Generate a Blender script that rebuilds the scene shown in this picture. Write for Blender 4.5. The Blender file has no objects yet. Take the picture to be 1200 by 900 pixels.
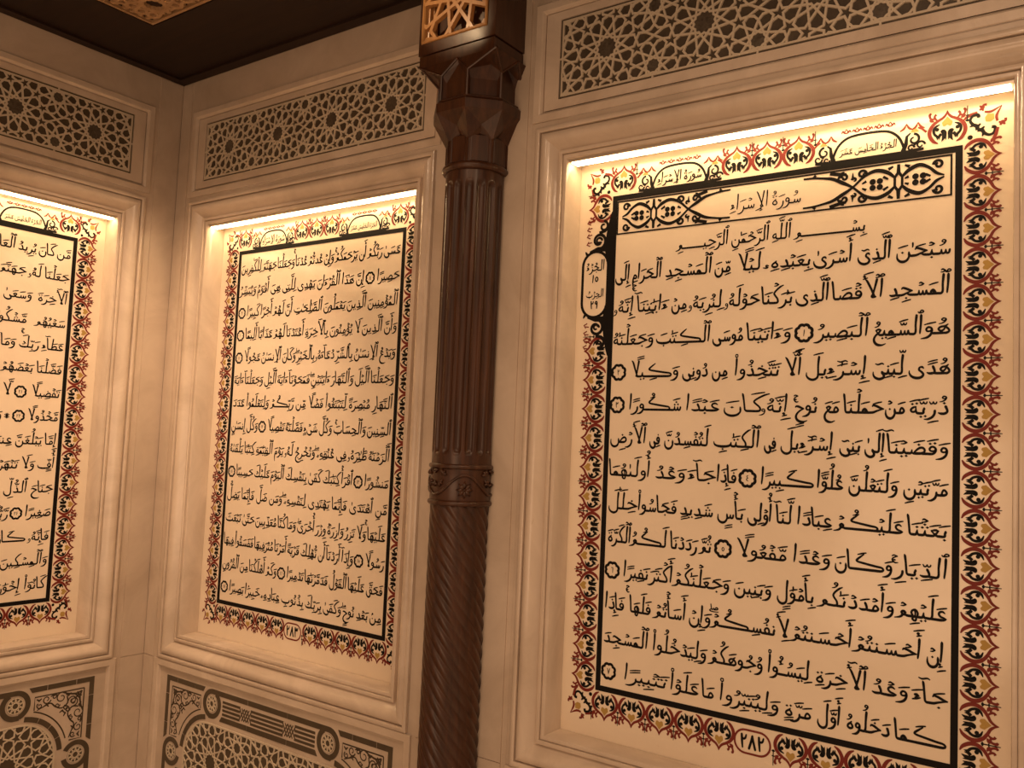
import bpy, math, random
from mathutils import Vector, Matrix
C = bpy.context; SC = C.scene; COL = SC.collection
random.seed(7)
PI = math.pi
# ---------------------------------------------------------------- camera, world, lights, exposure
cam = bpy.data.cameras.new('camera'); cam.sensor_width = 36; cam.lens = 1025.89*36/1200; cam.clip_start = .05; cam.clip_end = 60
co = bpy.data.objects.new('camera', cam); COL.objects.link(co)
co.location = (3.59594, -2.28337, 1.19112); co.rotation_euler = (1.639329, -.0436374, .6227277)
SC.camera = co
SC.view_settings.view_transform = 'Standard'; SC.view_settings.look = 'None'; SC.view_settings.gamma = 1; SC.view_settings.use_curve_mapping = False
SC.view_settings.exposure = -0.12
wd = bpy.data.worlds.new('hall_glow'); SC.world = wd; wd.use_nodes = True
wd.node_tree.nodes['Background'].inputs[0].default_value = (1.0, .635, .395, 1); wd.node_tree.nodes['Background'].inputs[1].default_value = .40
WARM = (1.0, .64, .385)
def area(name, loc, aim, size, power, color=WARM, sy=None):
    l = bpy.data.lights.new(name, 'AREA'); l.shape = 'RECTANGLE'; l.size = size; l.size_y = sy or size; l.energy = power; l.color = color
    o = bpy.data.objects.new(name, l); COL.objects.link(o); o.location = loc
    o.rotation_euler = (Vector(aim)-Vector(loc)).to_track_quat('-Z', 'Y').to_euler(); return o
area('hall_ceiling_light', (3.6, -3.2, 4.0), (1.6, -.2, .4), 2.2, 26)
area('upper_wall_fill', (2.6, -3.9, .7), (1.5, 0, 2.7), 1.6, 22)  # added fill without a fixture, aimed upward to brighten the wall tops
def spot(name, loc, aim, power, ang, r=.03, color=WARM, blend=.6):
    l = bpy.data.lights.new(name, 'SPOT'); l.energy = power; l.spot_size = math.radians(ang); l.spot_blend = blend; l.shadow_soft_size = r; l.color = color
    o = bpy.data.objects.new(name, l); COL.objects.link(o); o.location = loc
    o.rotation_euler = (Vector(aim)-Vector(loc)).to_track_quat('-Z', 'Y').to_euler(); return o
for dx, dy, ax, ay, pw in ((1.15, -1.15, .02, -.02, 150), (2.0, -1.7, 1.0, 0, 14), (3.3, -1.7, 2.95, 0, 34), (4.3, -1.5, 3.3, 0, 22)):
    spot('downlight', (dx, dy, 2.72), (ax, ay, .75), pw, 92 if pw < 80 else 70, .035, (1, .665, .41), 1.0)
spot('downlight', (1.52, -.62, 2.76), (1.74, -.17, 2.62), 7, 34, .015, (1, .66, .36))
spot('floor_bounce_fill', (3.0, -3.3, 3.4), (3.0, -3.3, -1.05), 520, 66, .2, (1, .72, .48), .5)  # added spot, no fixture: lights the floor so its bounce lifts the upper walls
LED_STRENGTH = 23.0
# ---------------------------------------------------------------- pen-stroke naskh lettering
# ---- a small pen-stroke naskh alphabet: u grows leftwards, the joining line is y = 0, every point is (u, y, pen width)
def S(t): return [[tuple(float(a) for a in p.split(',')) for p in s.split()] for s in t.split('|')]
def sh(st, du, dy=0, k=1): return [[(u*k+du, y*k+dy, w*k) for (u, y, w) in s] for s in st]
G = {}
# name: (advance, strokes, mark u, top, bottom)
def g(n, adv, st, mu=None, top=1.6, bot=-.3): G[n] = (adv, S(st) if isinstance(st, str) else st, adv/2 if mu is None else mu, top, bot)
g('alef.i', .95, '.3,5,.3 .28,4.6,.6 .34,2.5,.5 .5,.5,.44 .55,-.1,.2', .4, 5.2, -.2)
g('alef.f', 1.1, '0,0,.62 .35,.03,.6 .6,.35,.5 .68,1.2,.5 .8,3,.5 .95,4.6,.56 1.05,5.0,.3', .85, 5.1, -.3)
TI='.15,1.45,.25 .25,1.3,.55 .42,.7,.55 .42,.2,.55 .7,0,.6 1.25,0,.62'
TM='0,0,.62 .4,.05,.6 .62,.45,.45 .66,1.2,.3|.66,1.2,.3 .74,.6,.5 .85,.15,.6 1.15,0,.62 1.4,0,.62'
g('beh.i', 1.25, TI, .5, 1.7); g('beh.m', 1.4, TM, .7, 1.5)
g('beh.z', 5.0, '.1,1.3,.25 .2,1.15,.5 .4,.45,.6 1.1,0,.66 2.5,-.15,.72 3.8,.05,.6 4.4,.5,.45 4.6,1.3,.2', 2.3, 1.1, -.4)
g('beh.f', 5.3, '0,0,.62 .3,.03,.6 .5,.45,.45 .52,1.1,.3|.52,1.1,.35 .7,.4,.6 1.4,0,.66 2.8,-.15,.72 4.1,.05,.6 4.7,.5,.45 4.9,1.3,.2', 2.6, 1.1, -.4)
NB='.1,1.1,.3 .05,.6,.55 .08,-.3,.5 .55,-1.15,.6 1.35,-1.45,.68 2.1,-1.1,.58 2.5,-.3,.45 2.5,.9,.2'
g('noon.z', 2.9, NB, 1.3, .7, -1.7)
NB2=sh(S(NB),.55)
g('noon.f', 3.4, S('0,0,.62 .3,.05,.55 .5,.45,.45 .6,1.05,.3')+NB2, 1.9, .7, -1.7)
def teeth(u0):
    return ('%g,1.1,.25 %g,.85,.5 %g,.25,.5 %g,0,.55 %g,.1,.5 %g,.9,.3|%g,.9,.35 %g,.3,.5 %g,0,.55 %g,.1,.5 %g,1,.3'
            % (u0, u0+.08, u0+.18, u0+.42, u0+.72, u0+.85, u0+.85, u0+.95, u0+1.25, u0+1.6, u0+1.72))
g('seen.i', 3.0, teeth(.05)+'|1.77,1,.35 1.85,.3,.5 2.15,0,.6 3.0,0,.62', 1.3, 1.2)
g('seen.m', 3.5, '0,0,.62 .3,.05,.55 .45,.5,.4 .5,1,.3|'+teeth(.5)+'|2.22,1,.35 2.3,.3,.5 2.6,0,.6 3.5,0,.62', 1.7, 1.2)
g('seen.z', 4.7, S(teeth(.05))+sh(S(NB),1.75), 1.4, 1.2, -1.7)
g('seen.f', 5.15, S('0,0,.62 .3,.05,.55 .45,.5,.4 .5,1,.3|'+teeth(.5))+sh(S(NB),2.2), 1.8, 1.2, -1.7)
LP='2.0,.12,.35 1.6,.75,.45 1.0,1.4,.55 .45,1.5,.55 .08,1.1,.5 .1,.5,.5 .55,.1,.6 1.3,0,.66 2.0,0,.62'
g('sad.i', 3.1, LP+'|2.0,0,.55 2.3,.15,.4 2.35,.85,.3|2.35,.85,.35 2.42,.25,.5 2.7,0,.62 3.1,0,.62', 1.1, 1.8)
g('sad.m', 3.3, S('0,0,.62 .6,0,.62')+sh(S(LP+'|2.0,0,.55 2.3,.15,.4 2.35,.85,.3|2.35,.85,.35 2.42,.25,.5 2.7,0,.62 3.1,0,.62'),.2), 1.3, 1.8)
g('sad.z', 5.3, S(LP+'|2.0,0,.55 2.25,.15,.4 2.35,.85,.3')+sh(S(NB),2.35), 1.2, 1.8, -1.7)
g('sad.f', 5.5, S('0,0,.62 .6,0,.62')+sh(S(LP+'|2.0,0,.55 2.25,.15,.4 2.35,.85,.3')+sh(S(NB),2.35),.2), 1.4, 1.8, -1.7)
TA='|1.35,4.9,.3 1.4,4.5,.55 1.6,2.5,.5 1.85,.2,.45'
g('tah.i', 2.7, LP+TA+'|1.8,0,.62 2.7,0,.62', .7, 2.0); g('tah.m', 2.9, S('0,0,.62 .6,0,.62')+sh(S(LP+TA+'|1.8,0,.62 2.7,0,.62'),.2), .9, 2.0)
g('tah.z', 3.0, LP+TA+'|1.8,0,.62 2.5,0,.5 2.8,.25,.25', .7, 2.0); g('tah.f', 3.2, S('0,0,.62 .6,0,.62')+sh(S(LP+TA+'|1.8,0,.62 2.5,0,.5 2.8,.25,.25'),.2), .9, 2.0)
g('ain.i', 2.3, '.35,1.75,.3 .8,2.1,.5 1.35,1.9,.5 1.5,1.35,.5 1.1,.8,.5 .5,.6,.4 .05,.35,.3|.05,.35,.3 .5,.1,.55 1.3,0,.66 2.3,0,.62', 1.0, 2.3)
g('ain.m', 2.0, '0,0,.62 .5,.05,.6 1.0,.5,.45 1.55,1.3,.35|.3,1.35,.35 .8,1.5,.55 1.55,1.3,.35|.3,1.35,.4 .75,.55,.5 1.2,.05,.6 2.0,0,.62', .9, 1.8)
g('ain.z', 2.3, '.2,1.7,.3 .7,2.05,.5 1.2,1.8,.55 1.3,1.3,.5 .9,.95,.5 .1,.8,.3|.1,.8,.3 .9,.6,.45 1.5,0,.5 1.85,-1,.55 1.6,-2.1,.62 .8,-2.7,.66 -.2,-2.75,.45 -1.1,-2.4,.2', .8, 2.3, -3)
g('ain.f', 2.2, '0,0,.62 .4,.05,.55 .8,.5,.4 1.25,1.25,.35|.1,1.3,.35 .6,1.5,.55 1.25,1.25,.35|.1,1.3,.4 .6,.6,.5 1.3,-.1,.5 1.7,-1,.55 1.5,-2,.62 .8,-2.6,.66 -.2,-2.7,.45 -1.1,-2.3,.2', .7, 1.8, -3)
JT='2.1,1.15,.25 1.75,1.5,.5 1.1,1.35,.6 .3,.95,.5 -.15,.85,.25'
g('jeem.i', 3.0, '2.3,1.5,.2 2.05,1.95,.5 1.3,1.75,.58 .4,1.25,.55 -.4,1.0,.25|-.4,1.0,.25 .4,.8,.4 1.3,.45,.5 2.1,.08,.6 3.0,0,.62', 1.2, 2.1, -.3)
g('jeem.m', 3.3, '0,0,.62 .8,.08,.6 1.4,.4,.4|2.7,1.5,.2 2.4,1.95,.5 1.7,1.75,.58 .8,1.3,.55 .1,1.1,.25|.1,1.1,.25 .8,.85,.4 1.6,.45,.5 2.4,.08,.6 3.3,0,.62', 1.6, 2.1, -.3)
JB='|-.15,.85,.25 .7,.4,.45 1.5,-.4,.5 1.85,-1.3,.58 1.6,-2.2,.64 .8,-2.75,.66 -.2,-2.75,.45 -1.0,-2.4,.2'
g('jeem.z', 2.4, JT+JB, .9, 1.8, -3); g('jeem.f', 2.5, S('0,0,.62 .8,.15,.5 1.1,.5,.4')+sh(S(JT+JB),.15,.1), 1.0, 1.9, -3)
g('dal.z', 2.2, '.55,2.1,.25 .45,1.85,.6 .2,1.1,.55 .15,.5,.55 .6,.05,.62 1.3,0,.6 1.9,.25,.25', .7, 2.2)
g('dal.f', 2.5, '0,0,.62 .5,.05,.6|1.0,2.0,.25 .85,1.7,.6 .55,.8,.55 .6,.2,.55 1.1,0,.62 1.7,0,.55 2.2,.25,.25', 1.0, 2.1)
g('reh.z', 1.7, '.15,1.0,.25 .12,.7,.55 .2,-.1,.55 .6,-.9,.58 1.4,-1.45,.5 2.2,-1.5,.2', .5, 1.1, -1.6)
g('reh.f', 1.8, '0,0,.62 .3,.1,.6 .5,.45,.35|.4,.9,.25 .38,.5,.5 .45,-.2,.55 .85,-.95,.58 1.6,-1.45,.5 2.4,-1.5,.2', .6, 1.1, -1.6)
FH='.2,1.15,.45 .5,.75,.45 1.1,.8,.45 1.25,1.35,.5 .85,1.85,.5 .35,1.65,.5 .15,1.1,.5'
g('feh.i', 1.9, FH+' .3,.45,.5 .8,.02,.6 1.9,0,.62', .75, 2.2)
g('feh.m', 1.9, '0,0,.62 1.9,0,.62|.5,.05,.5 .3,.6,.5 .5,1.35,.5 .95,1.5,.5 1.35,1.1,.5 1.3,.5,.5 .95,.05,.5', .9, 1.9)
g('feh.z', 5.4, FH+' .35,.45,.5 .9,.05,.6 1.8,-.1,.66 3.1,-.15,.72 4.2,.05,.6 4.8,.5,.45 5.0,1.3,.2', .8, 2.2)
g('feh.f', 5.6, '0,0,.62 1.2,0,.62|.5,.05,.5 .3,.6,.5 .5,1.35,.5 .95,1.5,.5 1.35,1.1,.5 1.3,.5,.5 .95,.05,.5|1.1,0,.62 3.0,-.15,.72 4.4,.05,.6 5.0,.5,.45 5.2,1.3,.2', .9, 1.9)
g('qaf.z', 3.4, FH+' .15,.4,.5 .25,-.5,.5 .8,-1.3,.62 1.6,-1.55,.68 2.4,-1.2,.58 2.85,-.4,.45 2.9,.8,.2', .75, 2.2, -1.8)
g('qaf.f', 3.6, '0,0,.62 .9,0,.6|.5,.05,.5 .3,.6,.5 .5,1.35,.5 .95,1.5,.5 1.35,1.1,.5 1.25,.4,.5 1.0,-.2,.5 1.1,-1.0,.6 1.7,-1.5,.68 2.5,-1.2,.58 3.0,-.4,.45 3.05,.8,.2', .9, 1.9, -1.8)
g('kaf.i', 2.1, '-.9,4.95,.3 -.1,4.5,.5 .9,3.5,.5 1.35,2.75,.5 1.1,2.1,.5 .55,1.2,.5 .4,.4,.55 .75,0,.6 2.1,0,.62', .8, 4.6)
g('kaf.m', 2.4, '0,0,.62 .9,0,.6|-.4,4.95,.3 .3,4.5,.5 1.2,3.5,.5 1.55,2.75,.5 1.35,2.1,.5 .8,1.2,.5 .7,.4,.55 1.05,0,.6 2.4,0,.62', 1.0, 4.6)
g('kafs.i', 7.4, '4.4,4.0,.25 5.2,3.3,.45 6.1,2.4,.55 5.9,1.95,.5 4.3,1.6,.55 1.8,1.15,.55 .45,.95,.5 0,.5,.5 .45,.05,.6 2.5,0,.66 7.4,0,.62', 5.0, 3.6)
g('kafs.m', 7.4, '0,0,.62 7.4,0,.62|4.4,4.0,.25 5.2,3.3,.45 6.1,2.4,.55 5.9,1.95,.5 4.3,1.6,.55 1.8,1.15,.55 .6,.95,.5 .2,.5,.5 .5,.05,.6', 5.0, 3.6)
KZ='|1.3,1.5,.3 1.8,2.1,.35 2.2,2.3,.35 1.75,1.7,.35 1.9,1.2,.35 2.5,1.1,.3'
g('kaf.z', 4.0, '.35,5,.3 .38,4.6,.6 .45,2.5,.5 .5,.7,.5 .9,.05,.6 1.8,-.1,.68 2.9,0,.6 3.4,.4,.4 3.6,1.0,.2'+KZ, 1.6, 4.5)
g('kaf.f', 4.3, S('0,0,.62 .8,0,.6')+sh(S('.35,5,.3 .38,4.6,.6 .45,2.5,.5 .5,.7,.5 .9,.05,.6 1.8,-.1,.68 2.9,0,.6 3.4,.4,.4 3.6,1.0,.2'+KZ),.3), 1.9, 4.5)
g('lam.i', 1.5, '.1,5.1,.25 .22,4.7,.6 .4,2.5,.5 .4,.6,.52 .75,0,.6 1.5,0,.62', .3, 5.2)
g('lam.m', 1.6, '0,0,.62 .7,0,.6|.25,5.1,.25 .35,4.7,.6 .5,2.5,.5 .55,.6,.52 .9,0,.6 1.6,0,.62', .4, 5.2)
LB='.15,5.1,.25 .25,4.7,.6 .4,2.5,.5 .4,-.2,.52 .75,-1.1,.58 1.5,-1.45,.66 2.3,-1.1,.58 2.75,-.3,.42 2.75,.6,.2'
g('lam.z', 3.2, LB, .4, 5.2, -1.7); g('lam.f', 3.3, S('0,0,.62 .5,.02,.6')+sh(S(LB),.1), .5, 5.2, -1.7)
g('meem.i', 2.0, '1.2,.1,.5 1.1,.8,.45 .75,1.35,.5 .35,1.1,.5 .1,.55,.5 .5,.1,.6 1.2,0,.62 2.0,0,.62', .8, 1.7)
g('meem.m', 1.9, '0,0,.62 1.9,0,.62|.35,.05,.45 .6,.6,.5 1.0,1.0,.55 1.4,.65,.55 1.45,.05,.5|.7,.3,.3 1.1,.6,.3', .95, 1.5)
g('meem.z', 1.7, '1.2,.55,.4 .8,1.2,.5 .3,1.0,.5 .15,.4,.5 .6,.15,.55 1.15,.3,.5|1.15,.5,.5 1.35,-.2,.55 1.4,-1.5,.5 1.25,-3.1,.2', .7, 1.5, -.4)
g('meem.f', 2.3, '0,0,.62 .5,.1,.6 1.0,.8,.4|.55,.9,.4 1.1,1.2,.6 1.5,.8,.55 1.3,.25,.5 .8,.15,.55 .55,.5,.5|1.4,.5,.55 1.6,-.1,.6 1.75,-1.4,.5 1.6,-3.0,.2', 1.0, 1.5, -.4)
g('meems.f', 2.6, '0,0,.62 .4,.1,.6 .8,.6,.4|.5,.75,.4 .95,1.05,.6 1.4,.75,.5 1.1,.2,.5 .6,.15,.55|1.35,.7,.5 1.2,.1,.55 1.7,-.5,.5 2.9,-.85,.2', 1.0, 1.5, -.9)
g('heh.i', 2.6, '.3,2.2,.3 .8,1.75,.5 1.5,1.6,.5 1.9,1.1,.5 1.6,.6,.5 1.1,.75,.45 .8,1.3,.4|.8,1.75,.5 .2,1.0,.5 .1,.4,.5 .6,.02,.6 1.2,.1,.5 1.6,.6,.45|1.0,0,.55 1.7,0,.6 2.6,0,.62', 1.0, 2.4)
g('heh.m', 2.4, '0,0,.62 2.4,0,.62|.6,.1,.45 .45,.9,.5 .9,1.7,.5 1.5,1.5,.5 1.75,.9,.5 1.4,.1,.5|1.0,.2,.35 .95,.9,.35 1.1,1.6,.35|1.4,-.1,.5 1.5,-.7,.5 1.0,-1.0,.5 .75,-.6,.45 .9,-.1,.4', 1.1, 2.0, -1.2)
g('heh.z', 1.8, '.45,1.75,.3 .7,1.4,.5 1.3,.85,.5 1.35,.3,.5 .8,.0,.6 .25,.2,.5 .2,.7,.5 .6,1.35,.45', .8, 2.0)
g('heh.f', 1.9, '0,0,.62 .4,.1,.6 .6,.6,.45 .65,1.6,.3|.65,1.7,.35 1.2,1.45,.5 1.6,.9,.5 1.4,.4,.5 .9,.4,.5 .65,.8,.4', .9, 2.0)
WH='.15,1.0,.45 .4,.6,.45 .95,.6,.45 1.1,1.1,.5 .8,1.6,.5 .35,1.5,.5 .12,1.0,.5'
g('waw.z', 1.75, WH+' .15,.3,.52 .45,-.5,.58 1.1,-1.1,.55 2.1,-1.35,.2', .6, 1.9, -1.5)
g('waw.f', 1.95, S('0,0,.62 .5,0,.5')+sh(S(WH+' .18,.3,.52 .45,-.5,.58 1.1,-1.1,.55 2.1,-1.35,.2'),.3), .8, 1.8, -1.6)
g('yeh.z', 3.6, '.15,1.2,.25 .5,1.65,.5 1.05,1.5,.45 1.15,.9,.5 .6,.35,.5 .25,-.3,.55 .7,-1.0,.62 1.7,-1.2,.68 2.7,-.8,.58 3.2,0,.42 3.25,.8,.2', 1.4, 1.9, -1.4)
g('yeh.f', 3.2, '0,0,.62 .4,.1,.6 .7,.5,.45 .8,.6,.3|.8,.6,.35 .75,.2,.5 .35,-.3,.58 .4,-1.0,.62 1.3,-1.4,.68 2.3,-1.05,.58 2.8,-.3,.42 2.85,.6,.2', 1.4, 1.3, -1.5)
g('la.z', 3.0, '2.5,4.9,.3 2.1,4.3,.55 1.3,2.2,.55 .75,.5,.5 .5,.05,.5|.1,5.0,.25 .2,4.6,.6 .6,2.4,.5 1.0,.6,.5|.45,.05,.5 1.0,.0,.62 1.25,.25,.4 1.0,.7,.4', 1.8, 5.0)
g('la.f', 2.9, '0,0,.62 .6,0,.62 1.0,.1,.5|.3,5.0,.25 .4,4.6,.6 .7,2.4,.5 1.0,.4,.5 1.1,.1,.5|2.4,4.9,.3 2.0,4.3,.55 1.4,2.2,.55 .8,.2,.5', 1.5, 5.0)
g('tat', 1.2, '0,0,.62 1.2,0,.62', .6, 1.2)
g('hamza', 1.7, '.45,1.1,.3 .8,1.55,.4 1.2,1.45,.4 1.1,1.2,.3 .8,1.2,.3 .75,.95,.4 1.1,.7,.4|.3,.4,.35 .9,.55,.55 1.5,.35,.3'.replace('.3,.4,.35 .9,.55,.55 1.5,.35,.3','.25,.75,.35 .9,.45,.5 1.6,.2,.3'), .8, 1.8)
g('swaw', 1.0, sh(G['waw.z'][1], .1, -.35, .6), .5, .8, -1); g('syeh', 1.6, '.2,.5,.25 .7,.75,.35 .9,.45,.35 .4,.1,.35 .9,-.05,.4 1.6,.1,.2', .7, 1)
g('sp', 1.15, []); g('star', 3.0, '1.4,2.3,.3 1.4,.1,.3|.5,1.75,.3 2.3,.65,.3|.5,.65,.3 2.3,1.75,.3|1,2.1,.3 1.8,.3,.3|1,.3,.3 1.8,2.1,.3', 1.4)
M = {  # marks drawn round (0,0); (strokes, height)
 'fatha': ('-1.0,.3,.32 0,.05,.4 1.0,-.3,.26', .9), 'kasra': ('-1.0,.3,.32 0,.05,.4 1.0,-.3,.26', .9),
 'fathat': ('-1.0,.65,.3 0,.4,.36 1.0,.05,.24|-1.0,.0,.3 0,-.25,.36 1.0,-.6,.24', 1.4), 'kasrat': ('-1.0,.65,.3 0,.4,.36 1.0,.05,.24|-1.0,.0,.3 0,-.25,.36 1.0,-.6,.24', 1.4),
 'damma': ('-.35,.3,.28 .0,.05,.28 .35,.3,.34 .1,.65,.36 -.3,.55,.34 -.4,.2,.34 -.1,-.3,.36 .4,-.65,.3 .9,-.75,.2', 1.5),
 'dammat': ('-.35,.3,.28 .0,.05,.28 .35,.3,.34 .1,.65,.36 -.3,.55,.34 -.4,.2,.34 -.1,-.3,.36 .4,-.65,.3 .9,-.75,.2|-.7,.4,.34 -1,.1,.34 -.7,-.5,.2', 1.5),
 'sukun': ('.5,.25,.25 .15,.5,.42 -.3,.25,.4 -.55,.1,.3|-.55,.1,.3 0,-.2,.35 .6,-.25,.2', 1.0), 'zero': ('.3,0,.3 .2,.35,.32 -.2,.35,.32 -.3,0,.3 -.2,-.35,.32 .2,-.35,.32 .3,0,.3', 1.0),
 'shadda': ('-.75,.5,.25 -.65,.05,.36 -.3,-.1,.36 -.1,.4,.28|-.1,.4,.3 .05,0,.36 .4,-.1,.36 .65,.5,.22', 1.0),
 'dagger': ('.05,.8,.2 0,.5,.42 .0,-.2,.36 .1,-.65,.2', 1.6), 'madda': ('-1.1,-.05,.24 -.6,.25,.4 .3,-.05,.4 1.0,.2,.24', .8),
 'hamza': (' -.1,.55,.26 .2,.75,.34 .4,.5,.3 .05,.3,.34|-.4,.15,.3 .1,0,.4 .55,-.2,.24'.strip(), 1.3),
 'wasla': ('.35,-.1,.3 0,.45,.36 -.4,.45,.34 -.55,.1,.32 0,-.12,.38 .5,-.1,.34 .7,.25,.22', 1.0),
 'jim': ('.7,.9,.24 .3,1.2,.34 -.3,.95,.34|-.3,.95,.28 .4,.5,.34 .6,-.1,.36 .1,-.7,.38 -.5,-.6,.2|.05,.0,.3 .2,0,.42 .35,0,.3', 2.2),
 'sali': ('-.3,.2,.26 -.8,.7,.34 -1.2,.4,.34 -.8,.1,.34 -.1,.1,.34 0,.6,.26|0,.3,.26 .2,.1,.34 .5,.15,.3 .7,1.5,.3|.7,.1,.3 1.0,-.3,.3 .2,-.55,.3 -1.4,-.5,.2', 2.0),
 'qali': ('-.3,.2,.26 -.7,.6,.34 -1.0,.3,.34 -.5,.1,.34 -.1,.1,.34|0,.1,.34 .4,.15,.3 .6,1.5,.3|.7,.1,.3 1.0,-.3,.3 .2,-.55,.3 -1.2,-.5,.2', 2.0),
 'smeem': ('.3,.2,.34 0,.4,.34 -.2,.1,.34 .2,.0,.3|.3,.2,.3 .35,-.5,.24', 1.0),
}
M = {k: (S(v[0]), v[1]) for k, v in M.items()}
DOT = [(-.32, 0, .02), (-.1, .0, .4), (0, 0, .62), (.1, 0, .4), (.32, 0, .02)]
def dots(n, up):
    if n == 1: P = [(0, 0)]
    elif n == 2: P = [(-.42, .08), (.42, -.08)]
    else: P = [(-.45, -.2), (.45, -.28), (0, .5)]
    return [[(u+a, y+b, w) for (u, y, w) in DOT] for a, b in P]
#          base, joins left, dots (n, above)
L = {'ا':('alef',0,0),'أ':('alef',0,0),'إ':('alef',0,0),'آ':('alef',0,0),'ٱ':('alef',0,0),'ب':('beh',1,-1),'ت':('beh',1,2),'ث':('beh',1,3),'ن':('noon',1,1),'ي':('yeh',1,-2),'ى':('yeh',1,0),'ئ':('yeh',1,0),
 'ج':('jeem',1,-1),'ح':('jeem',1,0),'خ':('jeem',1,1),'د':('dal',0,0),'ذ':('dal',0,1),'ر':('reh',0,0),'ز':('reh',0,1),'س':('seen',1,0),'ش':('seen',1,3),'ص':('sad',1,0),'ض':('sad',1,1),'ط':('tah',1,0),'ظ':('tah',1,1),
 'ع':('ain',1,0),'غ':('ain',1,1),'ف':('feh',1,1),'ق':('qaf',1,2),'ك':('kaf',1,0),'ګ':('kafs',1,0),'ل':('lam',1,0),'م':('meem',1,0),'ه':('heh',1,0),'ة':('heh',0,2),'و':('waw',0,0),'ؤ':('waw',0,0),'ء':('hamza',-1,0),'ـ':('tat',1,0),
 'ۥ':('swaw',-1,0),'ۦ':('syeh',-1,0),' ':('sp',-1,0),'*':('star',-1,0)}
MK = {'َ':'fatha','ِ':'kasra','ُ':'damma','ً':'fathat','ٗ':'fathat','ٍ':'kasrat','ٖ':'kasrat','ٌ':'dammat','ٞ':'dammat','ۡ':'sukun','ْ':'sukun','ّ':'shadda','ٰ':'dagger','ٓ':'madda','ٔ':'hamza','ۚ':'jim','ۖ':'sali','ۗ':'qali','۟':'zero','ۢ':'smeem'}
def shape(word):
    """strokes and width of one word; the word's right end is u = 0"""
    cl = []
    for ch in word:
        if ch in MK: cl[-1][1].append(MK[ch])
        else: cl.append([ch, []])
    i = 0
    while i < len(cl)-1:                                    # lam-alef
        if cl[i][0] == 'ل' and cl[i+1][0] in 'اأإآٱ' :
            cl[i][1] = [('L', m) for m in cl[i][1]] + cl[i+1][1] + ([('H')] if cl[i+1][0] == 'أ' else []) + (['HB'] if cl[i+1][0] == 'إ' else [])
            cl[i][0] = 'LA'; del cl[i+1]
        i += 1
    out = []; u = 0; prevj = False
    for k, (ch, ms) in enumerate(cl):
        if ch == 'LA': base, joins, nd = 'la', 0, 0
        else: base, joins, nd = L[ch]
        nxt = cl[k+1][0] if k+1 < len(cl) else None
        nj = joins == 1 and nxt is not None and (nxt == 'LA' or L[nxt][1] >= 0)
        conn = prevj and joins >= 0
        form = 'm' if conn and nj else 'f' if conn else 'i' if nj else 'z'
        b = base
        if joins < 0 or base == 'tat': key = base
        elif joins == 0:
            key = base+('.f' if conn else ('.i' if base == 'alef' else '.z'))
        else:
            if form in 'im' and b in ('noon', 'yeh'): b = 'beh'
            if form in 'im' and b == 'qaf': b = 'feh'
            key = b+'.'+form
            if key == 'meem.f': key = 'meems.f'
            if key == 'kafs.z': key = 'kaf.z'
            if key == 'kafs.f': key = 'kaf.f'
        adv, st, mu, top, bot = G[key]
        out += sh(st, u)
        c = u+mu; y = top
        if nd > 0:
            d = c
            if base == 'tah': d = u+.5
            y += .45+(.25 if nd == 3 else 0)
            if base == 'noon' and form in 'zf': y = 1.0; d = c+.05
            out += sh(dots(nd, 1), d, y); y += .35+(.5 if nd == 3 else 0)
        yb = bot
        if nd < 0:
            yy = bot-.5
            if base == 'jeem' and form in 'zf': yy = -.9; out += sh(dots(1, 0), u+.6, yy)
            elif base == 'yeh' and form in 'zf': pass        # the mushaf leaves final yeh undotted
            else: out += sh(dots(-nd, 0), c, yy); yb = yy-.2
        if ch in 'أ' : out += sh(M['hamza'][0], c-.1, y+.45); y += 1.3
        if ch in 'ؤئ' : out += sh(M['hamza'][0], c-.1, y+.35); y += 1.2
        if ch == 'إ': out += sh(M['hamza'][0], c+.15, -1.15); yb = -1.6
        if ch == 'ٱ': out += sh(M['wasla'][0], c-.1, y+.4); y += .8
        if ch == 'آ': out += sh(M['madda'][0], c, y+.5); y += .8
        y = max(y, 2.1)
        low = y
        order = {'H': 0, 'shadda': 1, 'dagger': 1.5, 'hamza': .5, 'madda': 3, 'jim': 5, 'sali': 5, 'qali': 5, 'smeem': 4}
        ms2 = sorted(ms, key=lambda m: order.get(m if isinstance(m, str) else m[1], 2))
        yl = y
        for m in ms2:
            cc = c; yy = None
            if isinstance(m, tuple):                         # marks of the lam in lam-alef sit on the right
                m = m[1]; cc = u+.2
                if m in ('kasra', 'kasrat'): out += sh(M[m][0], cc+.5, -1.1); continue
                h = M[m][1]; out += sh(M[m][0], cc-.3, yl+h/2); yl += h; continue
            if m == 'H': out += sh(M['hamza'][0], u+2.5, y+.1); y += 1.0; continue
            if m == 'HB': out += sh(M['hamza'][0], u+1, -1.15); yb = -1.8; continue
            if m in ('kasra', 'kasrat'):
                h = M[m][1]; out += sh(M[m][0], cc, yb-.1-h/2); yb -= h; continue
            if ch == 'LA': cc = u+1.9
            if m in ('jim', 'sali', 'qali'):
                cc = c+.9; y += .2
            if m == 'dagger' and joins == 1: cc = u+adv*(.95 if base != 'yeh' else .6)
            h = M[m][1]
            if m == 'dagger':
                out += sh(M[m][0], cc, max(low, 1.9)+.7); continue
            if m == 'zero': cc = c-.1
            out += sh(M[m][0], cc, y+h/2); y += h
        u += adv
        prevj = nj
        if not nj and joins >= 0: u += .15
    return out, u
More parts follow.
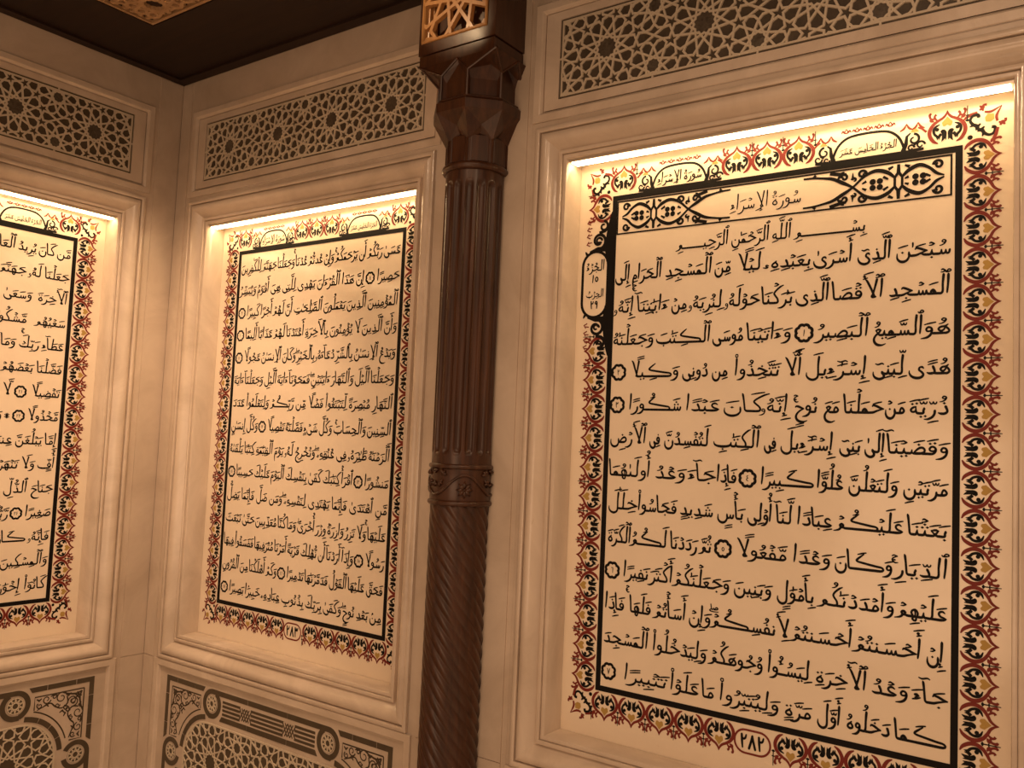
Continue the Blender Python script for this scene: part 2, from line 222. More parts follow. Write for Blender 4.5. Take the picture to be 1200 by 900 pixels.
def catmull(s, n=5):
    if len(s) < 3: return s
    P = [tuple(2*a-b for a, b in zip(s[0], s[1]))]+list(s)+[tuple(2*a-b for a, b in zip(s[-1], s[-2]))]
    o = []
    for i in range(1, len(P)-2):
        p0, p1, p2, p3 = P[i-1:i+3]
        for k in range(n):
            t = k/n
            o.append(tuple(.5*((2*b)+(c-a)*t+(2*a-5*b+4*c-d)*t*t+(3*b-a-3*c+d)*t**3) for a, b, c, d in zip(p0, p1, p2, p3)))
    o.append(s[-1]); return o

D = {'0': ('.55,1.2,.2 .7,1.2,.6 .85,1.2,.2', 1.4), '1': ('.5,3,.5 .6,1.5,.5 .75,0,.35', 1.3), '2': ('1.15,0,.35 1.3,1.5,.5 1.4,3,.5|1.35,2.3,.4 .9,2.0,.45 .5,2.3,.45 .3,3,.35', 1.8),
 '3': ('1.5,0,.35 1.65,1.5,.5 1.7,3,.5|1.65,2.3,.4 1.3,2.1,.45 1.05,2.8,.35|1.05,2.5,.4 .7,2.1,.45 .35,3,.35', 2.1), '4': ('.4,2.9,.3 1.1,2.75,.5 1.2,2.2,.45 .55,1.6,.4 1.25,1.3,.5 1.3,.6,.5 .4,.1,.3', 1.7),
 '5': ('.8,2.3,.4 .3,1.7,.5 .3,.9,.5 .8,.4,.5 1.3,.9,.5 1.3,1.7,.5 .8,2.3,.4', 1.7), '6': ('1.5,2.7,.3 1.2,3,.45 .5,2.8,.5|.5,2.8,.5 .55,1.5,.5 .6,0,.35', 1.8),
 '7': ('.2,3,.5 .7,1.2,.5 .95,0,.4|.95,0,.4 1.2,1.2,.5 1.7,3,.5', 1.9), '8': ('.95,3,.45 .7,1.8,.5 .2,0,.5|.95,3,.45 1.2,1.8,.5 1.7,0,.5', 1.9), '9': ('.45,2.3,.45 .9,1.8,.45 1.3,2.3,.5 .9,2.9,.5 .45,2.5,.5 .5,1,.5 .6,0,.35', 1.6)}
def number(n):
    out = []; u = 0
    for ch in reversed(str(n)):
        out += sh(S(D[ch][0]), u); u += D[ch][1]+.25
    return out, u-.25
# ---------------------------------------------------------------- materials
def newmat(name):
    m = bpy.data.materials.new(name); m.use_nodes = True; nt = m.node_tree; return m, nt, nt.nodes['Principled BSDF']
def node(nt, t, **k):
    n = nt.nodes.new(t)
    for a, b in k.items():
        if a in n.inputs.keys(): n.inputs[a].default_value = b
        else: setattr(n, a, b)
    return n
def plain(name, col, rough=.5, metal=0, emit=None, es=0, spec=.5):
    m, nt, b = newmat(name); b.inputs['Base Color'].default_value = (*col, 1); b.inputs['Roughness'].default_value = rough; b.inputs['Metallic'].default_value = metal
    b.inputs['Specular IOR Level'].default_value = spec
    if emit: b.inputs['Emission Color'].default_value = (*emit, 1); b.inputs['Emission Strength'].default_value = es
    return m
def marble(name, c1, c2, rough=.3, vein=.5, sc=3.0, bump=.02):
    m, nt, b = newmat(name); L_ = nt.links.new
    tc = node(nt, 'ShaderNodeTexCoord'); n1 = node(nt, 'ShaderNodeTexNoise', Scale=sc, Detail=8, Roughness=.62, Distortion=1.2)
    g_ = node(nt, 'ShaderNodeNewGeometry')
    L_(g_.outputs['Position'], n1.inputs['Vector'])
    r1 = node(nt, 'ShaderNodeValToRGB'); r1.color_ramp.elements[0].position = .32; r1.color_ramp.elements[1].position = .68
    r1.color_ramp.elements[0].color = (*c2, 1); r1.color_ramp.elements[1].color = (*c1, 1); L_(n1.outputs['Fac'], r1.inputs['Fac'])
    n2 = node(nt, 'ShaderNodeTexNoise', Scale=sc*5, Detail=6, Roughness=.7, Distortion=2.5); L_(g_.outputs['Position'], n2.inputs['Vector'])
    r2 = node(nt, 'ShaderNodeValToRGB'); e = r2.color_ramp.elements; e[0].position = .66; e[0].color = (0, 0, 0, 1); e[1].position = .78; e[1].color = (1, 1, 1, 1); L_(n2.outputs['Fac'], r2.inputs['Fac'])
    mx = node(nt, 'ShaderNodeMixRGB'); mx.blend_type = 'MULTIPLY'; mx.inputs['Color2'].default_value = (.74, .62, .50, 1)
    mm = node(nt, 'ShaderNodeMath', operation='MULTIPLY'); mm.inputs[1].default_value = vein; L_(r2.outputs['Color'], mm.inputs[0]); L_(mm.outputs[0], mx.inputs['Fac'])
    L_(r1.outputs['Color'], mx.inputs['Color1']); L_(mx.outputs['Color'], b.inputs['Base Color'])
    b.inputs['Roughness'].default_value = rough
    bp = node(nt, 'ShaderNodeBump', Strength=.25, Distance=bump); n3 = node(nt, 'ShaderNodeTexNoise', Scale=9, Detail=5); L_(g_.outputs['Position'], n3.inputs['Vector'])
    L_(n3.outputs['Fac'], bp.inputs['Height']); L_(bp.outputs['Normal'], b.inputs['Normal'])
    return m
M_WALL = marble('cream_marble', (.64, .52, .415), (.49, .385, .295), .28, .7, 2.6, .010)
M_FRAME = marble('carved_cream_marble', (.72, .59, .475), (.56, .445, .345), .15, .75, 3.3, .008)
M_SLAB = marble('polished_slab', (.90, .755, .585), (.83, .69, .53), .13, .4, 2.0, .003)
M_LATT = marble('pale_cut_stone', (.66, .56, .43), (.60, .50, .38), .35, .2, 4.0, .002)
M_BACK = marble('brown_stone_ground', (.085, .062, .040), (.060, .043, .027), .4, .3, 30, .004)
M_BOSS = marble('speckled_brown_stone', (.125, .098, .070), (.060, .044, .03), .3, .5, 60, .03)
M_INLAY = marble('taupe_inlay_stone', (.095, .070, .044), (.072, .052, .033), .3, .25, 12, .002)
M_INK = plain('black_lettering', (.006, .0045, .004), .55, spec=.15); M_RED = plain('maroon_enamel', (.185, .024, .017), .5, spec=.2)
M_GOLD = plain('ochre_enamel', (.45, .28, .075), .5, spec=.2); M_FLOOR = marble('floor_marble', (.72, .64, .54), (.62, .53, .43), .12, .5, 1.2)
M_LED = plain('lit_diffuser', (1, .9, .7), .4, 0, (1.0, .70, .36), LED_STRENGTH)
M_ALU = plain('brushed_channel', (.6, .5, .4), .4, .6)
def wood(name, a, b_, rough=.3, sc=1.0, axis='z', coat=.18):
    m, nt, b = newmat(name); L_ = nt.links.new; tc = node(nt, 'ShaderNodeTexCoord'); mp = node(nt, 'ShaderNodeMapping')
    mp.inputs['Scale'].default_value = (14*sc, 14*sc, 1.1*sc) if axis == 'z' else (1.1*sc, 14*sc, 14*sc); L_(tc.outputs['Object'], mp.inputs['Vector'])
    n = node(nt, 'ShaderNodeTexNoise', Scale=3.5, Detail=9, Roughness=.65, Distortion=.6); L_(mp.outputs['Vector'], n.inputs['Vector'])
    r = node(nt, 'ShaderNodeValToRGB'); e = r.color_ramp.elements; e[0].position = .35; e[0].color = (*b_, 1); e[1].position = .7; e[1].color = (*a, 1); L_(n.outputs['Fac'], r.inputs['Fac']); L_(r.outputs['Color'], b.inputs['Base Color'])
    b.inputs['Roughness'].default_value = rough; b.inputs['Specular IOR Level'].default_value = .35; b.inputs['Coat Weight'].default_value = coat; b.inputs['Coat Roughness'].default_value = .18
    bp = node(nt, 'ShaderNodeBump', Strength=.15, Distance=.002); L_(n.outputs['Fac'], bp.inputs['Height']); L_(bp.outputs['Normal'], b.inputs['Normal'])
    return m
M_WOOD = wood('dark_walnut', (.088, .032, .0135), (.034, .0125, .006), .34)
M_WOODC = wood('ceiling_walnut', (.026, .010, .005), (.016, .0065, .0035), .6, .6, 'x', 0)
M_HONEY = wood('honey_oak', (.52, .27, .10), (.40, .19, .065), .35, 1, 'z', .3)
M_GILT = wood('pale_gilt_wood', (.50, .31, .16), (.40, .23, .11), .4, 1, 'x', .1)
# ---------------------------------------------------------------- mesh helpers
def link(name, me, parent=None, kind=None, label=None, cat=None, group=None):
    o = bpy.data.objects.new(name, me); COL.objects.link(o)
    if parent is not None: o.parent = parent
    if kind: o['kind'] = kind
    if label: o['label'] = label
    if cat: o['category'] = cat
    if group: o['group'] = group
    return o
class MB:
    def __init__(s): s.v = []; s.f = []; s.m = []
    def face(s, pts, mi=0):
        b = len(s.v); s.v += [tuple(p) for p in pts]; s.f.append(tuple(range(b, b+len(pts)))); s.m.append(mi)
    def box(s, a, b, mi=0):
        x0, y0, z0 = a; x1, y1, z1 = b; n = len(s.v)
        s.v += [(x0, y0, z0), (x1, y0, z0), (x1, y1, z0), (x0, y1, z0), (x0, y0, z1), (x1, y0, z1), (x1, y1, z1), (x0, y1, z1)]
        for q_ in ((0, 3, 2, 1), (4, 5, 6, 7), (0, 1, 5, 4), (1, 2, 6, 5), (2, 3, 7, 6), (3, 0, 4, 7)): s.f.append(tuple(n+i for i in q_)); s.m.append(mi)
    def prism(s, poly, y0, y1, mi=0):
        """polygon in (x, z), anticlockwise as seen from the room, extruded from y0 (front) to y1"""
        n = len(s.v); k = len(poly); s.v += [(x, y0, z) for x, z in poly]+[(x, y1, z) for x, z in poly]
        s.f.append(tuple(range(n, n+k))); s.m.append(mi); s.f.append(tuple(range(n+2*k-1, n+k-1, -1))); s.m.append(mi)
        for i in range(k): j = (i+1) % k; s.f.append((n+i, n+k+i, n+k+j, n+j)); s.m.append(mi)
    def bar(s, p, q_, w, y0, y1, mi=0, ext=.35):
        dx, dz = q_[0]-p[0], q_[1]-p[1]; l = math.hypot(dx, dz)
        if l < 1e-6: return
        y0 += .0003*random.random(); dx /= l; dz /= l; nx, nz = -dz*w/2, dx*w/2; ex, ez = dx*w*ext, dz*w*ext
        P = [(p[0]-ex-nx, p[1]-ez-nz), (q_[0]+ex-nx, q_[1]+ez-nz), (q_[0]+ex+nx, q_[1]+ez+nz), (p[0]-ex+nx, p[1]-ez+nz)]
        n = len(s.v); c = w*.10; k = 1-2*c/w
        s.v += [(x, y1, z) for x, z in P]
        mxp = [(p[0]-ex-nx*k, p[1]-ez-nz*k), (q_[0]+ex-nx*k, q_[1]+ez-nz*k), (q_[0]+ex+nx*k, q_[1]+ez+nz*k), (p[0]-ex+nx*k, p[1]-ez+nz*k)]
        s.v += [(x, y0, z) for x, z in mxp]
        s.f.append((n+4, n+5, n+6, n+7)); s.m.append(mi)
        for i in range(4): j = (i+1) % 4; s.f.append((n+i, n+j, n+4+j, n+4+i)); s.m.append(mi)
    def tube(s, pts, r, n=6, closed=False, mi=0):
        P = [Vector(p) for p in pts]; R = r if isinstance(r, (list, tuple)) else [r]*len(P); rings = []
        for i, p in enumerate(P):
            a = P[i-1] if (i or closed) else P[i]; b = P[(i+1) % len(P)] if (i < len(P)-1 or closed) else P[i]
            t = (b-a).normalized(); up = Vector((0, 0, 1)) if abs(t.z) < .9 else Vector((1, 0, 0)); u = t.cross(up).normalized(); w = t.cross(u)
            rings.append(len(s.v)); s.v += [tuple(p+(u*math.cos(2*PI*k/n)+w*math.sin(2*PI*k/n))*R[i]) for k in range(n)]
        m = len(P)
        for i in range(m if closed else m-1):
            A, B = rings[i], rings[(i+1) % m]
            for k in range(n): s.f.append((A+k, A+(k+1) % n, B+(k+1) % n, B+k)); s.m.append(mi)
        if not closed:
            s.f.append(tuple(rings[0]+k for k in range(n-1, -1, -1))); s.m.append(mi); s.f.append(tuple(rings[-1]+k for k in range(n))); s.m.append(mi)
    def lathe(s, prof, cx=0, cy=0, n=48, mi=0):
        rs = []
        for r, z in prof: rs.append(len(s.v)); s.v += [(cx+r*math.cos(2*PI*k/n), cy+r*math.sin(2*PI*k/n), z) for k in range(n)]
        for A, B in zip(rs[:-1], rs[1:]):
            for k in range(n): s.f.append((A+k, A+(k+1) % n, B+(k+1) % n, B+k)); s.m.append(mi)
    def ribbon(s, pts, y=0., mi=0):
        """pts (x, z, width): a flat pen stroke lying in the plane y"""
        n = len(pts); b = len(s.v)
        if n < 2: return
        y -= .0002*random.random()
        for i, (x, z, w) in enumerate(pts):
            a = pts[max(i-1, 0)]; c = pts[min(i+1, n-1)]; dx, dz = c[0]-a[0], c[1]-a[1]; l = math.hypot(dx, dz) or 1e-9
            nx, nz = -dz/l*w/2, dx/l*w/2; s.v.append((x+nx, y, z+nz)); s.v.append((x-nx, y, z-nz))
        for i in range(n-1): s.f.append((b+2*i+1, b+2*i+3, b+2*i+2, b+2*i)); s.m.append(mi)
    def caps(s, p, y, mi=0, k=8):
        x, z, w = p; s.face([(x+math.cos(2*PI*i/k)*w/2, y, z+math.sin(2*PI*i/k)*w/2) for i in range(k)], mi)
    def mesh(s, name, mats, smooth=False):
        me = bpy.data.meshes.new(name); me.from_pydata(s.v, [], s.f); me.update()
        for m in (mats if isinstance(mats, (list, tuple)) else [mats]): me.materials.append(m)
        if len(me.materials) > 1: me.polygons.foreach_set('material_index', s.m)
        if smooth: me.polygons.foreach_set('use_smooth', [True]*len(me.polygons))
        return me
    def build(s, name, mats, parent=None, smooth=False, **k): return link(name, s.mesh(name, mats, smooth), parent, **k)
def autosmooth(o, deg=35):
    me = o.data; me.polygons.foreach_set('use_smooth', [True]*len(me.polygons))
    import bmesh
    bm = bmesh.new(); bm.from_mesh(me); bmesh.ops.remove_doubles(bm, verts=bm.verts, dist=1e-5)
    for e in bm.edges:
        if len(e.link_faces) == 2 and e.calc_face_angle(0) > math.radians(deg): e.smooth = False
    bm.to_mesh(me); bm.free(); return o
def empty(name, loc=(0, 0, 0), rz=0, **k):
    o = link(name, None, **k); o.location = loc; o.rotation_euler = (0, 0, rz); return o
# ---------------------------------------------------------------- bays: the wall is measured from the inner corner at the origin
MID, RIGHT, LEFT = .8457, 2.7325, .8815
CEIL = 2.785; FLOOR = -1.05; DEPTH = .109
CZ, HZ, HX, MW = 1.208, 1.005, .728, .107           # moulding: centre height, half height, half width, width
GZ0, GZ1, GX = 2.234, 2.630, .7475                  # upper grille block
LZ0, LZ1 = -.86, .200                               # lower carved panel block
def place(o, bay):
    if bay == 'left': o.location = (0, -LEFT, 0); o.rotation_euler = (0, 0, PI/2)
    else: o.location = (MID if bay == 'middle' else RIGHT, 0, 0)
    return o
def wall(name, spans, length0, length1, rot=0, loc=(0, 0, 0)):
    b = MB(); T = .22
    cuts = [length0]+[c for s in spans for c in (s-GX, s+GX)]+[length1]
    for i in range(0, len(cuts), 2): b.box((cuts[i], 0, FLOOR), (cuts[i+1], T, CEIL+.1))      # piers
    for s in spans:
        b.box((s-GX, 0, FLOOR), (s+GX, T, LZ0)); b.box((s-GX, 0, GZ1), (s+GX, T, CEIL+.1))
        b.box((s-GX, .001, LZ1), (s+GX, T, CZ-HZ)); b.box((s-GX, .001, CZ+HZ), (s+GX, T, GZ0))
        for a, c in ((s-GX, s-HX), (s+HX, s+GX)): b.box((a, .001, CZ-HZ), (c, T, CZ+HZ))
    o = b.build(name, M_WALL, kind='structure'); o.location = loc; o.rotation_euler = (0, 0, rot); return o
wb = wall('wall_back', [MID, RIGHT], 0, 5.2)
wl = wall('wall_left', [-LEFT], -3.4, 0, PI/2)
def slabs(parent, edges):
    for a, c in edges:                                                                       # facing stones, a joint at every course
        zs = [FLOOR+.12, .198, CEIL-.012]
        for k in range(2):
            b = MB(); b.box((a+.001, -.004, zs[k]+.0012), (c-.001, .002, zs[k+1]-.0012)); b.build('facing_stone', M_WALL, parent)
slabs(wb, [(.0045, MID-.7655), (MID+.7655, RIGHT-.7655), (RIGHT+.7655, 4.4)])
slabs(wl, [(-LEFT+.7655, -.0045), (-2.6, -LEFT-.7655)])
b = MB(); b.box((-.3, -3.6, FLOOR-.06), (5.4, .3, FLOOR)); b.box((-.3, -5.5, FLOOR-.06), (5.4, -3.6, FLOOR)); b.build('floor', M_FLOOR, kind='structure')
b = MB(); b.box((.004, -.03, FLOOR), (5.2, -.0045, FLOOR+.118)); b.build('baseboard_back', M_FRAME, kind='structure')
b = MB(); b.box((.0045, -3.4, FLOOR), (.03, -.031, FLOOR+.118)); b.build('baseboard_left', M_FRAME, kind='structure')
# ---------------------------------------------------------------- moulded surrounds of the three recesses
PROF = [(0, 0), (0, -.012), (.003, -.014), (.014, -.014), (.0165, -.012), (.0165, .004), (.0205, .005), (.0205, -.007), (.025, -.011), (.032, -.0135), (.040, -.013), (.048, -.009), (.056, -.002), (.063, .006), (.070, .013), (.076, .019),
        (.0805, .023), (.0805, .009), (.084, .008), (.090, .008), (.092, .010), (.092, .021), (.0945, .021), (.0945, .016), (.097, .0155), (.105, .017), (.107, .0195), (.107, .108)]
def rect_sides(prof, hx, cz, hz, y=0.):
    def cor(t, sx, sz): return (sx*(hx-t), cz+sz*(hz-t))
    out = {}
    for nm, A, B in (('top_moulding', (-1, 1), (1, 1)), ('sill_moulding', (1, -1), (-1, -1)), ('jamb_left', (-1, -1), (-1, 1)), ('jamb_right', (1, 1), (1, -1))):
        b = MB(); n = len(prof)
        for t, h in prof:
            for s_ in (A, B): x, z = cor(t, *s_); b.v.append((x, y+h, z))
        for i in range(n-1): b.f.append((2*i, 2*i+2, 2*i+3, 2*i+1)); b.m.append(0)
        out[nm] = b
    return out
WHERE = {'left': 'on the left wall', 'middle': 'between the corner and the column', 'right': 'to the right of the column'}
def surround(bay):
    t = place(empty('recess_surround', label={'left': 'cream marble moulded surround of the lit recess on the left side wall', 'middle': 'cream marble moulded surround of the lit recess between corner and wooden column', 'right': 'cream marble moulded surround of the largest lit recess, right of the wooden column'}[bay], cat='moulding', group='moulded recess surrounds'), bay)
    for nm, b in rect_sides(PROF, HX, CZ, HZ).items():
        o = b.build({'jamb_left': 'jamb_moulding', 'jamb_right': 'jamb_moulding'}.get(nm, nm), M_FRAME, t); autosmooth(o, 40)
    # light channel tucked under the top of the recess
    l = place(empty('led_light', label={'left': 'glowing warm strip light under the top of the left wall recess', 'middle': 'glowing warm strip light over the middle text panel', 'right': 'glowing warm strip light over the right-hand text panel'}[bay], cat='light', group='strip lights in the recess tops'), bay)
    z1 = CZ+HZ-MW; b = MB(); b.box((-.620, .028, z1-.010), (.620, .070, z1-.0005)); b.build('light_channel', M_ALU, l)
    b = MB(); b.box((-.612, .032, z1-.0135), (.612, .066, z1-.0102)); b.build('diffuser', M_LED, l)
for bay in ('left', 'middle', 'right'): surround(bay)
# ---------------------------------------------------------------- star lattice (twelve- and nine-pointed stars on a triangular net)
def isect(p, d, q_, e):
    den = d[0]*e[1]-d[1]*e[0]
    if abs(den) < 1e-9: return None
    t = ((q_[0]-p[0])*e[1]-(q_[1]-p[1])*e[0])/den; u = ((q_[0]-p[0])*d[1]-(q_[1]-p[1])*d[0])/den
    return (p[0]+d[0]*t, p[1]+d[1]*t) if t > 0 and u > 0 else None
def rot(p, a, c=(0, 0)): x, y = p[0]-c[0], p[1]-c[1]; return (c[0]+x*math.cos(a)-y*math.sin(a), c[1]+x*math.sin(a)+y*math.cos(a))
def hankin(poly, th):
    n = len(poly); cx = sum(p[0] for p in poly)/n; cy = sum(p[1] for p in poly)/n; R = []; out = []
    area_ = sum(poly[i][0]*poly[(i+1) % n][1]-poly[(i+1) % n][0]*poly[i][1] for i in range(n))
    if area_ < 0: poly = poly[::-1]
    for i in range(n):
        a, b = poly[i], poly[(i+1) % n]; m = ((a[0]+b[0])/2, (a[1]+b[1])/2); l = math.hypot(b[0]-a[0], b[1]-a[1]); d = ((b[0]-a[0])/l, (b[1]-a[1])/l)
        R.append((m, rot(d, th), rot((-d[0], -d[1]), -th)))
    for i in range(n):
        A, B = R[i], R[(i+1) % n]; X = isect(A[0], A[1], B[0], B[2])
        if X and math.hypot(X[0]-A[0][0], X[1]-A[0][1]) < 3*l: out += [(A[0], X), (X, B[0])]
    return out
def star_rays(c, r, n, th, ph0, kmax):
    out = []
    for j in range(n):
        ph = ph0+2*PI*j/n; m = (c[0]+r*math.cos(ph), c[1]+r*math.sin(ph))
        al = PI/n*kmax; rr = r*math.cos(th)/math.cos(th-al)
        for s_ in (1, -1): out.append((m, (c[0]+rr*math.cos(ph+s_*al), c[1]+rr*math.sin(ph+s_*al))))
    return out
def lattice_segments(p, x0, x1, z0, z1, org=(0, 0), th=math.radians(68)):
    """all strap segments near the window; returns segments, 12-star centres, 9-star centres"""
    s = p/7.61; a = 1.9319*s; b9 = 1.4619*s; r12 = 1.866*s; r9 = 1.3737*s; segs = []; c12 = []; c9 = []
    H = p*math.sqrt(3)/2
    V0 = (a, 0); V30 = rot(V0, PI/6); c = (p/2, p/(2*math.sqrt(3)))
    N1 = (c[0]+b9*math.cos(math.radians(210)), c[1]+b9*math.sin(math.radians(210))); N2 = (c[0]+b9*math.cos(math.radians(250)), c[1]+b9*math.sin(math.radians(250)))
    N2b = (p-N2[0], N2[1]); Mx = (2.88*s, 0); Mb = (p-Mx[0], 0)
    pen = [V0, Mx, N2, N1, V30]; trap = [Mx, Mb, N2b, N2]
    fl = lambda P: [(x, -y) for x, y in P]
    basic = []
    for k in range(6):
        for P in (pen, fl(pen)): basic += hankin([rot(q_, k*PI/3) for q_ in P], th)
    for k in range(3):
        O_ = (p/2, 0); mL = ((Mx[0]+N2[0])/2, N2[1]/2); mR = (p-mL[0], mL[1]); mT = (p/2, N2[1]); X1 = (p/2-.42*(mT[0]-mL[0]), N2[1]*.60); X2 = (p-X1[0], X1[1])
        for f_ in (1, -1):
            for A_, B_ in ((mL, O_), (mR, O_), (mL, X1), (X1, mT), (mR, X2), (X2, mT)): basic.append((rot((A_[0], f_*A_[1]), k*PI/3), rot((B_[0], f_*B_[1]), k*PI/3)))
    basic += star_rays((0, 0), r12, 12, th, PI/12, 3)
    n9 = star_rays(c, r9, 9, th, math.radians(190), 3); basic += n9+[(fl([u_])[0], fl([v_])[0]) for u_, v_ in n9]
    for j in range(int((z0-org[1])/H)-2, int((z1-org[1])/H)+3):
        for i in range(int((x0-org[0])/p)-3, int((x1-org[0])/p)+3):
            ox, oz = org[0]+i*p+(p/2 if j % 2 else 0), org[1]+j*H
            if ox < x0-p or ox > x1+p or oz < z0-p or oz > z1+p: continue
            c12.append((ox, oz)); c9 += [(ox+c[0], oz+c[1]), (ox+c[0], oz-c[1])]
            segs += [((u_[0]+ox, u_[1]+oz), (v_[0]+ox, v_[1]+oz)) for u_, v_ in basic]
    return segs, c12, c9
def clip(seg, inside, n=10):
    """keep the stretches of a segment that lie inside"""
    (x0, z0), (x1, z1) = seg; I = [inside(x0+(x1-x0)*k/n, z0+(z1-z0)*k/n) for k in range(n+1)]
    if all(I): return [seg]
    if not any(I): return []
    out = []; st = None; at = lambda k: (x0+(x1-x0)*k/n, z0+(z1-z0)*k/n)
    for k in range(n+1):
        if I[k] and st is None: st = k
        if (not I[k] or k == n) and st is not None:
            e = k if I[k] else k-1
            if e > st: out.append((at(st), at(e)))
            st = None
    return out
def star_poly(c, r1, r2, n, ph): return [(c[0]+(r1 if k % 2 == 0 else r2)*math.cos(ph+PI*k/n), c[1]+(r1 if k % 2 == 0 else r2)*math.sin(ph+PI*k/n)) for k in range(2*n)]
_cache = {}
def grille(bay):
    nm = {'left': 'on the left side wall', 'middle': 'above the middle text panel', 'right': 'above the right-hand text panel'}[bay]
    t = place(empty('carved_grille', label='star-pattern stone grille '+nm, cat='grille', group='star-pattern grilles over the text panels'), bay)
    p = .3227; zc = 2.4345; hx = 2*p+.002; hz = .1235
    if not _cache:
        fr = rect_sides([(0, 0), (0, -.004), (.002, -.006), (.024, -.006), (.028, -.003), (.0335, .004), (.0335, .010), (.0375, .010), (.0375, .006)], GX, (GZ0+GZ1)/2, (GZ1-GZ0)/2)
        for k_, b_ in fr.items(): b_.f = [tuple(f) for f in b_.f]
        _cache['fr'] = [b_.mesh('frame_rail', M_FRAME) for b_ in fr.values()]
        # field: flat stone between the bevelled rails and the groove, with the lattice window cut out
        b = MB(); X, Z0, Z1 = GX-.0375, GZ0+.0375, GZ1-.0375; gw = .0075; gx = hx+.0015+gw; gz = hz+.0015+gw
        for r_ in ((-X, Z0, X, zc-gz), (-X, zc+gz, X, Z1), (-X, zc-gz, -gx, zc+gz), (gx, zc-gz, X, zc+gz)): b.box((r_[0], .0045, r_[1]), (r_[2], .0105, r_[3]))
        _cache['field'] = b.mesh('field_stone', M_FRAME)
        b = MB()
        for k in range(5):                                                  # small bridges that break the groove
            x = (-2+k)*p+p*0
            if abs(x) < hx-.01: b.box((x-.003, .0055, zc-gz-.001), (x+.003, .012, zc-hz)); b.box((x-.003, .0055, zc+hz), (x+.003, .012, zc+gz+.001))
        b.box((-gx-.001, .0055, zc-.003), (-hx, .012, zc+.003)); b.box((hx, .0055, zc-.003), (gx+.001, .012, zc+.003))
        for r_ in ((-hx-.002, zc-hz-.002, hx+.002, zc-hz+.004), (-hx-.002, zc+hz-.004, hx+.002, zc+hz+.002), (-hx-.002, zc-hz+.004, -hx+.004, zc+hz-.004), (hx-.004, zc-hz+.004, hx+.002, zc+hz-.004)): b.box((r_[0], .0052, r_[1]), (r_[2], .0105, r_[3]))
        segs, c12, c9 = lattice_segments(p, -hx, hx, zc-hz, zc+hz, (-1.5*p, zc))
        ins = lambda x, z: abs(x) < hx-.002 and abs(z-zc) < hz-.002
        for s_ in segs:
            for q_ in clip(s_, ins): b.bar(q_[0], q_[1], .0078, .0055, .0105)
        _cache['latt'] = b.mesh('lattice', M_LATT)
        b = MB(); b.box((-X, .0100, Z0), (X, .032, Z1)); _cache['back'] = b.mesh('backing_stone', M_BACK)
        s = p/7.61; st = []
        for cs, r1, n, lift in ((c12, .446*1.866*s, 12, .0078), (c9, .395*1.374*s, 9, .0078)):
            for c in cs:
                if abs(c[0]) < hx-r1*.6 and abs(c[1]-zc) < hz-r1*.5:
                    b = MB(); o_ = (0, 0); P = star_poly(c, r1*1.0, r1*.80, n, math.radians(15 if n == 12 else (30 if c[1] > zc else 10))); b.prism(P, lift, .0102); st.append(b.mesh('star_boss', M_BOSS))
        _cache['stars'] = st
    for me in _cache['fr']: link('frame_rail', me, t)
    link('field_stone', _cache['field'], t); link('lattice', _cache['latt'], t); link('backing_stone', _cache['back'], t)
    for me in _cache['stars']: link('star_boss', me, t)
for bay in ('left', 'middle', 'right'): grille(bay)
